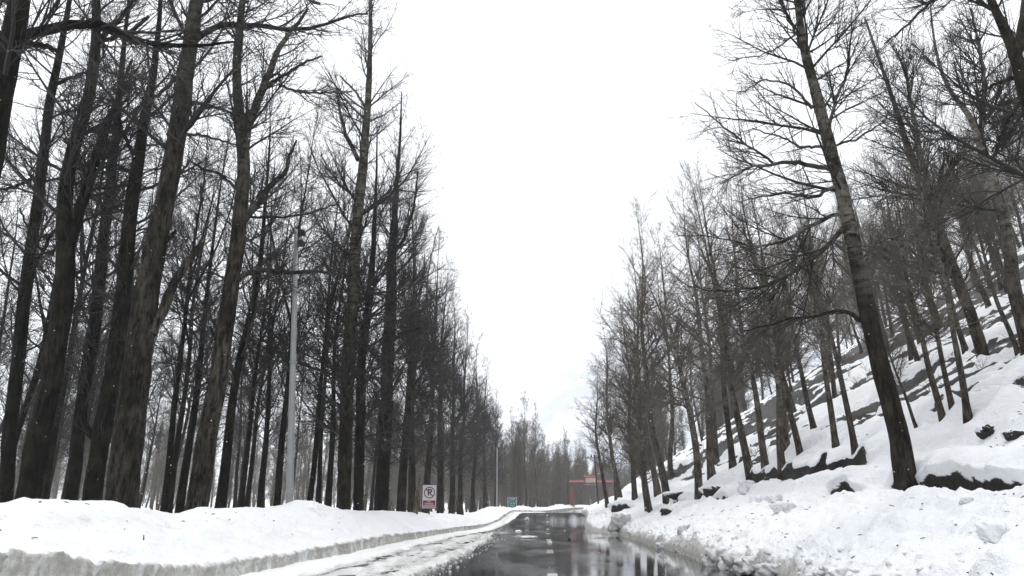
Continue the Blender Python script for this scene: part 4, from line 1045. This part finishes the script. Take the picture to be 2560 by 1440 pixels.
# no-parking board
Y = 52.0
c = at(1073.5, 1241.5, Y); W = px_size(c, 35); H = px_size(c, 56); g = float(left_z(c[0], Y))
sg = tag(empty('parking_sign', (c[0], Y, g), math.radians(-3)), 'white and red no-parking board standing behind the left snow bank', 'sign')
zc = c[2] - g
MB().tube([(0, 0.05, -0.3), (0, 0.05, zc + H * 0.4)], 0.055, 10).build('post', M['black'], sg, True)
MB().box((0, 0, zc), (W, 0.04, H)).build('panel', M['sign_white'], sg)
fr = MB()
for sx_ in (-1, 1): fr.box((sx_ * (W / 2 + 0.018), 0.01, zc), (0.036, 0.07, H + 0.07))
for sz_ in (-1, 1): fr.box((0, 0.01, zc + sz_ * (H / 2 + 0.018)), (W, 0.07, 0.035))
fr.build('frame', M['black'], sg)
zc1 = zc + H * 0.17; R_ = W * 0.40
rg = MB(); n = 40
for k in range(n):
    for r_ in (R_, R_ * 0.83):
        a = 2 * math.pi * k / n
        rg.v += [(r_ * math.cos(a), -0.036, zc1 + r_ * math.sin(a)), (r_ * math.cos(a), -0.021, zc1 + r_ * math.sin(a))]
for k in range(n):
    b = 4 * k; q = 4 * ((k + 1) % n)
    rg.f += [(b, q, q + 2, b + 2), (b, b + 1, q + 1, q), (b + 2, q + 2, q + 3, b + 3)]
ring = rg.build('prohibition_ring', M['sign_red'], sg)
text_mesh('P', W * 0.62, 'letter_p', M['sign_black'], sg, (0.015, -0.026, zc1), 0.016)
sl = MB(); ca, sa = math.cos(math.radians(-45)), math.sin(math.radians(-45)); hw = W * 0.038; hl = R_ * 0.90
sl.v = [(x * ca - z * sa, y, zc1 + x * sa + z * ca) for y in (-0.040, -0.032) for x, z in ((-hl, -hw), (hl, -hw), (hl, hw), (-hl, hw))]
sl.f = [(0, 1, 2, 3), (7, 6, 5, 4)] + [(i, (i + 1) % 4, 4 + (i + 1) % 4, 4 + i) for i in range(4)]
sl.build('slash', M['sign_red'], ring)
rp = MB().box((0, -0.024, zc - H * 0.265), (W * 0.88, 0.012, H * 0.20)).build('red_panel', M['sign_red'], sg)
text_mesh('NO', H * 0.095, 'lettering', M['sign_white'], rp, (0, -0.032, zc - H * 0.215), 0.004)
text_mesh('PARKING', H * 0.095, 'lettering', M['sign_white'], rp, (0, -0.032, zc - H * 0.310), 0.003)
MB().box((0, -0.024, zc - H * 0.425), (W * 0.94, 0.010, H * 0.095)).build('dirty_strip', M['sign_dirty'], sg)
tx = MB(); r2 = random.Random(3)
def strokes(mb, x0, x1, z0, z1, y, rng_, gap=0.35):
    x = x0
    hgt = z1 - z0
    while x < x1:
        w = hgt * rng_.uniform(0.35, 0.75)
        if rng_.random() > 0.14:
            k = rng_.randrange(3)
            mb.box((x + w * 0.15, y, (z0 + z1) / 2), (w * 0.24, 0.006, hgt))
            if k: mb.box((x + w * 0.5, y - 0.001, z1 - hgt * 0.12), (w * 0.55, 0.006, hgt * 0.2))
            if k > 1: mb.box((x + w * 0.8, y, (z0 + z1) / 2), (w * 0.24, 0.006, hgt * 0.9))
            else: mb.box((x + w * 0.5, y - 0.001, z0 + hgt * 0.12), (w * 0.5, 0.006, hgt * 0.2))
        x += w * (1 + gap)
strokes(tx, -W * 0.42, W * 0.42, zc - H * 0.445, zc - H * 0.405, -0.031, r2)
tx.build('small_lettering', M['sign_white'], sg)

# green information board
Y = 138.0
c = at(1280.5, 1258, Y); W = px_size(c, 24); H = px_size(c, 30); g = float(left_z(c[0] - cx(Y), Y)) - 0.2
gb = tag(empty('information_board', (c[0], Y, g)), 'green board with white lettering peeking over the far left bank', 'sign')
zc = c[2] - g
for sx_ in (-1, 1): MB().tube([(sx_ * (W / 2 + 0.1), 0, 0), (sx_ * (W / 2 + 0.1), 0, zc + H * 0.5)], 0.06, 8).build('post', M['black'], gb, True)
pn = MB().box((0, 0, zc), (W, 0.06, H)).build('panel', M['green'], gb)
bd = MB()
for sx_ in (-1, 1): bd.box((sx_ * W * 0.46, -0.036, zc), (W * 0.035, 0.012, H * 0.92))
bd.box((0, -0.036, zc + H * 0.42), (W * 0.88, 0.012, H * 0.03)); bd.build('border', M['sign_white'], pn)
for k, (hw, zz) in enumerate(((0.24, 0.31), (0.38, 0.16), (0.34, -0.02), (0.22, -0.2))):
    t = MB(); strokes(t, -W * hw, W * hw, zc + H * (zz - 0.045), zc + H * (zz + 0.045), -0.036, r2)
    t.build('lettering', M['sign_white'], pn)
# low blue-and-red board half buried left of it
Y = 128.0
c = at(1239, 1270, Y); W = px_size(c, 16); g = float(left_z(c[0] - cx(Y), Y))
lb = tag(empty('roadside_barrier_board', (c[0], Y, g)), 'small blue and brown-red board half buried behind the far left bank', 'board')
zc = c[2] - g; u = px_size(c, 1)
for sx_ in (-1, 1): MB().tube([(sx_ * W * 0.4, 0.04, -0.2), (sx_ * W * 0.4, 0.04, zc + 3 * u)], 0.04, 8).build('post', M['black'], lb)
MB().box((0, 0, zc + 2.4 * u), (W, 0.05, 3.0 * u)).build('blue_panel', M['blue'], lb)
MB().box((0, -0.004, zc + 0.2 * u), (W, 0.05, 1.3 * u)).build('white_panel', M['sign_white'], lb)
MB().box((0.1, -0.008, zc - 3.2 * u), (W * 0.95, 0.05, 5.4 * u)).build('red_panel', M['rust'], lb)

# welcome gate over the road
Y = 215.0
cl = at(1427, 1235, Y); u = px_size(cl, 1)
gzr = float(zr(Y)) - 0.1
x_of = lambda px: at(px, 1235, Y)[0] - cl[0]
z_of = lambda py: at(1427, py, Y)[2] - gzr
gate = tag(empty('road_gate', (cl[0], Y, gzr)), 'red gate with a roofed name board spanning the road at its far end', 'gate')
for px in (1429, 1527):
    x = x_of(px)
    pl = MB().box((x, 0, z_of(1218) / 2), (u * 8, u * 8, z_of(1218))).build('pillar', M['orange'], gate)
    MB().box((x, 0, 0.5), (u * 13, u * 12, 1.0)).box((x, 0, 1.05), (u * 15, u * 14, 0.14)).build('plinth', M['stone'], pl)
    for k in range(4):
        z = z_of(1262) + (z_of(1222) - z_of(1262)) * (k + 0.5) / 4
        MB().box((x, -u * 4 - 0.03, z), (u * 4.6, 0.06, u * 7.6)).build('pillar_panel', M['panel_red'], pl)
        MB().box((x, -u * 4 - 0.075, z), (u * 2.4, 0.03, u * 4.6)).build('pillar_ornament', M['orange'], pl)
beam = MB().box(((x_of(1429) + x_of(1527)) / 2, 0, (z_of(1207) + z_of(1216.5)) / 2), (x_of(1531) - x_of(1425), u * 6, z_of(1207) - z_of(1216.5))).build('beam', M['violet'], gate)
bx0 = MB(); strokes(bx0, x_of(1461), x_of(1500), z_of(1213), z_of(1209.8), -u * 3 - 0.02, r2); bx0.build('lettering', M['sign_white'], beam)
def roof(x0, x1, z0, z1, name, depth):
    d = u * depth; e = u * 1.6
    mb = MB()
    prof = [(-d, z0), (-d, z0 + 0.25 * (z1 - z0)), (-d * 0.55, z0 + 0.55 * (z1 - z0)), (-0.12, z1), (0.12, z1), (d * 0.55, z0 + 0.55 * (z1 - z0)), (d, z0 + 0.25 * (z1 - z0)), (d, z0)]
    b = 0; n = len(prof)
    for x, k in ((x0 - e, 1.0), (x0 + e, 0.96), (x1 - e, 0.96), (x1 + e, 1.0)):
        for y, z in prof: mb.v.append((x, y * k, z))
    for j in range(3):
        for i in range(n): mb.f.append((j*n + i, j*n + (i+1) % n, (j+1)*n + (i+1) % n, (j+1)*n + i))
    mb.f.append(tuple(range(n))); mb.f.append(tuple(range(4*n - 1, 3*n - 1, -1)))
    r = mb.build(name, M['roof_red'], gate)
    t = MB(); m = max(3, int((x1 - x0) / 0.55))
    for i in range(m + 1):
        x = x0 + (x1 - x0) * i / m
        t.tube([(x, -d - 0.02, z0 + 0.25 * (z1 - z0) + 0.03), (x, -d * 0.55, z0 + 0.55 * (z1 - z0) + 0.04), (x, -0.12, z1 + 0.03)], 0.06, 5)
    t.build('tile_ribs', M['roof_red'], r)
    return r
roof(x_of(1425), x_of(1462), z_of(1207), z_of(1199.5), 'side_roof', 6)
roof(x_of(1494), x_of(1531), z_of(1207), z_of(1199.5), 'side_roof', 6)
cb = MB().box(((x_of(1464) + x_of(1492)) / 2, 0, (z_of(1194) + z_of(1207)) / 2), (x_of(1492) - x_of(1464), u * 5, z_of(1194) - z_of(1207))).build('name_board', M['yellow'], gate)
MB().box(((x_of(1467) + x_of(1489)) / 2, -u * 2.5 - 0.03, (z_of(1196) + z_of(1206)) / 2), (x_of(1489) - x_of(1467), 0.06, z_of(1196) - z_of(1206))).build('name_panel', M['cream'], cb)
lt = MB(); strokes(lt, x_of(1468.5), x_of(1488), z_of(1204.5), z_of(1197.5), -u * 2.5 - 0.075, r2, 0.2); lt.build('lettering', M['stone'], cb)
roof(x_of(1463), x_of(1493), z_of(1194), z_of(1187.5), 'centre_roof', 5)

# broken stump beside the no-parking board
Y = 48.0; c = at(1036, 1280, Y); g = float(left_z(c[0], Y))
st = tag(empty('broken_stump', (c[0], Y, g)), 'pale splintered tree stump left of the no-parking sign', 'stump')
u = px_size(c, 1); K = 16
hgt = at(1040, 1221, Y)[2] - g
Q = np.stack([np.linspace(0, 0.12, K), np.zeros(K), np.linspace(-0.3, hgt, K)], 1)
V, Fq = tubes(Q[None], np.full((1, K), u * 6.5) * np.linspace(1.25, 0.85, K)[None], 14)
a = np.tile(np.arange(14), K)
kz = np.repeat(np.arange(K), 14) / (K - 1)
V[:, 2] -= sstep(0.75, 1.0, kz) * (0.75 * (1 - np.cos((a / 14 * 2 * math.pi) - 0.4)) * 0.8 + 0.15 * np.sin(a * 2.3))
V[:, :2] *= (1 + 0.10 * np.sin(a * 2.1 + kz * 3))[:, None]
link('wood', make_mesh('wood', V, Fq), M['wood'], st)
cap = MB(); cap.v = [tuple(v) for v in V[-14:]]; cap.f = [tuple(range(14))]; cap.build('splintered_top', M['wood'], st)
V2, F2 = tubes(Q[None, :9] + np.array([-u * 3.0, 0.10, 0]), np.full((1, 9), u * 5.5), 12)
link('bark', make_mesh('bark', V2, F2), M['bark'], st)
# leaning dead branch to its right
p0 = at(1090, 1262, 50); p1 = at(1010, 1210, 46)

# ------------------------------------------------------------------ rocks, snow blocks, stones, sticks
def lump(name, c, size, seed, mat, label, cat, group=None, rough=0.28, flat=0.0, block=0.0, rz=0.0):
    bm = bmesh.new(); bmesh.ops.create_icosphere(bm, subdivisions=4, radius=1.0)
    co = np.array([v.co[:] for v in bm.verts])
    if block:
        p = 1.0 - 0.6 * block
        co = np.sign(co) * np.abs(co) ** p; co /= np.maximum(np.abs(co).max(1, keepdims=True) * block + (1 - block), 1e-6)
    d = 1 + rough * fbm(co[:, 0] * 1.6 + co[:, 2] * 1.1 + seed, co[:, 1] * 1.6 - co[:, 2] * 0.8, seed, 4) + rough * 0.45 * fbm(co[:, 0] * 4 + co[:, 2] * 3, co[:, 1] * 4 + seed, seed + 3, 3)
    if mat is M['rock']: d = d + 0.30 * (np.abs(fbm(co[:, 0] * 2.6 + co[:, 2] * 2.1, co[:, 1] * 2.6 + co[:, 2] * 1.3 + seed, seed + 11, 4)) - 0.2) - 0.18 * (np.maximum(co[:, 2], 0) > 0.5) * co[:, 2]
    co = co * d[:, None] * np.array(size)[None]
    for v, q in zip(bm.verts, co): v.co = q
    me = bpy.data.meshes.new(name); bm.to_mesh(me); bm.free()
    for p_ in me.polygons: p_.use_smooth = True
    if mat is M['snow']:
        for an, val in (('dirt', flat), ('soil', 0.0)):
            at_ = me.attributes.new(an, 'FLOAT', 'POINT'); at_.data.foreach_set('value', np.full(len(me.vertices), val, np.float32))
    o = link(name, me, mat, None, tuple(float(q) for q in c)); o.rotation_euler = (0, 0, rz)
    return tag(o, label, cat, group)
def on_hill_d(px, py):
    p = on_hill(px, py); p[2] = float(hill(p[0], p[1])[0]); return p
for px, py, w, h_, lab in [
    (1785, 1226, 46, 26, 'blue-black boulder under the snow edge right of the fourth verge tree'),
    (1700, 1236, 60, 18, 'low dark rock shelf behind the third verge tree'),
    (1554, 1266, 42, 30, 'dark earthy rock below the leftmost verge tree'),
    (1668, 1278, 26, 20, 'dark rock in a hollow low between the verge trees'),
    (2478, 1075, 42, 26, 'dark rock showing through the snow under the slanting poplar'),
    (2545, 1085, 40, 24, 'dark rock showing through the snow at the right edge')]:
    p = on_hill_d(px, py + h_ * 0.35); s_ = px_size(p, 1)
    rk = lump('boulder', p + np.array([0, 0.1, s_ * h_ * 0.12]), (s_ * w * 0.58, s_ * w * 0.5, s_ * h_ * 0.62), int(px), M['rock'], lab, 'rock', 'dark rocks in the right bank', 0.34)
    cp = lump('snow_cap', (0.0, s_ * w * 0.22, s_ * h_ * 0.22), (s_ * w * 0.66, s_ * w * 0.50, s_ * h_ * 0.50), int(px) + 1, M['snow'], None, None, None, 0.35, 0.0)
    cp.parent = rk
for px, py, w, h_, lab, dirt_ in [
    (1553, 1302, 40, 36, 'upright grey-faced snow slab at the road edge below the verge trees', 0.62),
    (1790, 1392, 56, 42, 'big dirty snow block on the near right road edge, left of its neighbour', 0.7),
    (1832, 1402, 52, 36, 'dirty snow block just right of the biggest one at the road edge', 0.62),
    (1880, 1415, 60, 34, 'rounded dirty snow block third along the near right edge', 0.6),
    (1935, 1425, 62, 32, 'long dirty snow block fourth along the near right edge', 0.6),
    (2100, 1425, 54, 32, 'pointed snow block near the bottom edge on the right', 0.35),
    (1657, 1366, 30, 15, 'grey snow lump on the right road edge, left of the big dirty blocks', 0.5),
    (1962, 1272, 46, 20, 'squat grey snow block lying high on the right bank', 0.42),
    (1868, 1214, 34, 28, 'pale snow block just below the ledge left end', 0.3),
    (1900, 1250, 34, 20, 'snow block on the bank between the ledge and the squat block', 0.3),
    (1940, 1250, 28, 16, 'small grey snow block right of the one below the ledge', 0.4),
    (1706, 1325, 16, 18, 'small standing snow shard in the middle of the right bank', 0.5),
    (1722, 1317, 8, 10, 'tiny grey clod beside the standing snow shard', 0.8),
    (1842, 1344, 20, 8, 'small flat snow clod alone on the smooth right bank', 0.4),
    (2420, 1240, 26, 18, 'grey snow clod on the bank below the dark hollow', 0.4),
    (2495, 1330, 60, 50, 'large crumbling snow block at the right edge of the bank', 0.25)]:
    p = on_hill_d(px, py + h_ * 0.4); s_ = px_size(p, 1)
    lump('snow_block', p + np.array([0, 0.05, s_ * h_ * 0.22]), (s_ * w * 0.58, s_ * w * 0.5, s_ * h_ * 0.58), int(px) + 5, M['snow'], lab, 'snow block', 'snow blocks on the right bank', 0.50, dirt_, 0.35, rnd.uniform(-0.5, 0.5))
for px, py, w, h_, lab in [(1322, 1345, 44, 9, 'low crust of snow lying on the left lane'), (1296, 1333, 18, 13, 'pointed snow clod on the left lane behind the low crust'), (1317, 1300, 10, 8, 'distant snow clod on the left lane'), (1374, 1357, 12, 6, 'flat snow scrap on the road centre')]:
    r = ray(px, py); t = -CAM[2] / r[2] if r[2] < 0 else 60
    p = CAM + r * min(t, 75); p[2] = float(zr(p[1])); s_ = px_size(p, 1)
    lump('snow_clod', p + np.array([0, 0, s_ * h_ * 0.15]), (s_ * w * 0.5, s_ * w * 0.8, s_ * h_ * 0.5), int(px), M['snow'], lab, 'snow clod', 'snow clods on the road', 0.5, 0.25)
r = ray(1423, 1350); p = CAM + r * (-CAM[2] / r[2]); s_ = px_size(p, 1)
lump('road_stone', p + np.array([0, 0, 0.02]), (s_ * 3, s_ * 4, s_ * 2.6), 4, M['rock'], 'small black stone lying on the wet road', 'stone', None, 0.4)
p = at(358, 1352, 9.6)
tb = MB().tube([(0, 0, -0.1), (0.005, 0, 0.03), (-0.01, 0.01, 0.10)], [0.013, 0.011, 0.008], 6)
p = at_x(358, 1356, -7.2)
def bank_at(Yv, Xv):
    i = int(np.argmin(np.abs(by - Yv))); j = int(np.argmin(np.abs(BKX[i] - Xv) + 10 * (BKS[i] < 1) + 10 * (BKS[i] > 2)))
    return float(BKZ[i, j])
# walk the sight line down to the bank
r = ray(358, 1352); best = None
for t in np.linspace(5, 30, 600):
    q = CAM + r * t
    if -8.8 < q[0] < -6.6 and q[2] <= bank_at(q[1], q[0]): best = q; break
if best is None: best = p
o = tag(tb.build('stick', M['twig'], None, True, tuple(best)), 'short dark stick poking out of the left snow bank', 'stick')
# small clods scattered over the ploughed right verge and along the slush edge
rng = np.random.default_rng(5)
ico = bmesh.new(); bmesh.ops.create_icosphere(ico, subdivisions=1, radius=1.0)
iv = np.array([v.co[:] for v in ico.verts]); ifc = np.array([[v.index for v in f.verts] for f in ico.faces]); ico.free()
VV, FF, DD, o_ = [], [], [], 0
for k in range(650):
    Y = 7 * (16 ** rng.random()); 
    if rng.random() < 0.86: xx = 4.75 + abs(rng.normal()) * 0.4; dt = 0.38
    else: xx = rng.uniform(5.2, 9); dt = 0.12
    s_ = rng.uniform(0.012, 0.045) * (1.0 if xx > 5.2 else 1.5)
    Xw = xx + float(cx(Y)); zz = float(hill(Xw, Y)[0])
    v = iv * (1 + rng.uniform(-0.35, 0.35, (len(iv), 1))) * s_ * np.array([rng.uniform(.8, 1.5), rng.uniform(.8, 1.5), rng.uniform(.5, .9)]) + np.array([Xw, Y, zz + s_ * 0.2])
    VV.append(v); FF.append(ifc + o_); DD.append(np.full(len(iv), dt)); o_ += len(iv)
for k in range(500):
    Y = 8 * (8 ** rng.random()); s_ = rng.uniform(0.012, 0.045)
    xx = float(-2.85 - 0.9 * sstep(35, 60, Y)) + rng.normal() * 0.28
    if rng.random() < 0.12: xx = rng.uniform(-2.4, 3.8); s_ *= 0.45
    v = iv * (1 + rng.uniform(-0.35, 0.35, (len(iv), 1))) * s_ + np.array([xx + float(cx(Y)), Y, float(zr(Y)) + s_ * 0.3 + (0.05 if xx < -2.6 else 0)])
    VV.append(v); FF.append(ifc + o_); DD.append(np.full(len(iv), 0.55)); o_ += len(iv)
me = make_mesh('snow_crumbs', np.concatenate(VV), np.concatenate(FF), True, {'dirt': np.concatenate(DD), 'soil': np.zeros(o_)})
tag(link('snow_crumbs', me, M['snow']), 'small loose snow crumbs strewn along both road edges', 'snow', kind='stuff')
# fallen twiglets and bark bits on the snow
rng = np.random.default_rng(31)
P0 = []
for k in range(420):
    if k < 90:
        i = rng.integers(0, len(by)); 
        if by[i] < 6 or by[i] > 60: continue
        j = rng.integers(40, 84); p = np.array([BKX[i, j] + float(lsh(by[i])) + float(cx(by[i])), by[i], BKZ[i, j] + 0.006])
    else:
        Yv = 8 * (6 ** rng.random()); xv = rng.uniform(5.2, 12); p = np.array([xv + float(cx(Yv)), Yv, float(hill(xv + float(cx(Yv)), Yv)[0]) + 0.012])
    d = norm(np.array([rng.normal(), rng.normal(), rng.normal() * 0.15])) * rng.uniform(0.02, 0.14)
    P0.append([p - d * 0.5, p + np.array([0, 0, 0.01]), p + d * 0.5])
V, Fq = tubes(np.array(P0), np.full((len(P0), 3), 0.006) * rng.uniform(0.6, 1.8, (len(P0), 1)), 4)
tag(link('twig_litter', make_mesh('twig_litter', V, Fq, False), M['twig']), 'tiny fallen twigs and bark bits scattered over the snow', 'litter', kind='stuff')
# low scrub twigs poking through the snow on the slope
rng = np.random.default_rng(17)
P0 = []
for k in range(70):
    Y = rng.uniform(24, 90); xx = rng.uniform(11.2, 16 + Y * 0.35)
    Xw = xx + float(cx(Y)); z0 = float(hill(Xw, Y, False)[0])
    for j in range(5):
        d = norm(np.array([rng.normal() * 0.5 - 0.2, rng.normal() * 0.5, 1.0])); L = rng.uniform(0.3, 1.1)
        P0.append([np.array([Xw, Y, z0 - 0.1]), np.array([Xw, Y, z0]) + d * L * 0.5, np.array([Xw, Y, z0]) + d * L + rng.normal(size=3) * 0.12])
P0 = np.array(P0)
a = tubes(P0, np.tile([0.010, 0.008, 0.005], (len(P0), 1)), 3)
Pb, Rb, _ = grow(rng, P0, np.tile([0.010, 0.008, 0.005], (len(P0), 1)), 4, 0.3, 1.0, np.full(len(P0), 0.45), (25, 60), 0.1, 0.15, 3, 0.005, 0.7)
V, Fq = merge([a, tubes(Pb, Rb, 3)])
tag(link('scrub', make_mesh('scrub', V, Fq, False), M['twig_brown']), 'thin leafless scrub poking through snow on the right slope', 'scrub', kind='stuff')
# falling snow
rng = np.random.default_rng(23)
VV, FF, o_ = [], [], 0
for k in range(2300):
    Y = 7.0 + 45 * rng.random() ** 1.25
    px, py = rng.uniform(-150, 2710), rng.uniform(-120, 1400)
    c = at(px, py, Y)
    if c[2] < 0.2: continue
    s_ = rng.uniform(0.003, 0.0065)
    v = iv * (1 + rng.uniform(-0.5, 0.5, (len(iv), 1))) * s_ + c
    VV.append(v); FF.append(ifc + o_); o_ += len(iv)
me = make_mesh('falling_snow', np.concatenate(VV), np.concatenate(FF))
tag(link('falling_snow', me, M['flake']), 'white snowflakes drifting down through the air', 'snow', kind='stuff')

# ------------------------------------------------------------------ the snowy air
hm = bpy.data.materials.new('snow_haze'); hm.use_nodes = True
nt = hm.node_tree; nt.nodes.clear()
ho = nt.nodes.new('ShaderNodeOutputMaterial'); pv = nt.nodes.new('ShaderNodeVolumePrincipled')
pv.inputs['Color'].default_value = (0.97, 0.98, 0.995, 1); pv.inputs['Density'].default_value = HAZE_DENSITY
pv.inputs['Anisotropy'].default_value = 0.0
nt.links.new(pv.outputs[0], ho.inputs['Volume'])
hb = MB().box((0, 300, 335), (5600, 5600, 690)).build('haze', hm)
tag(hb, 'pale falling-snow haze filling the whole valley', 'haze', kind='stuff')
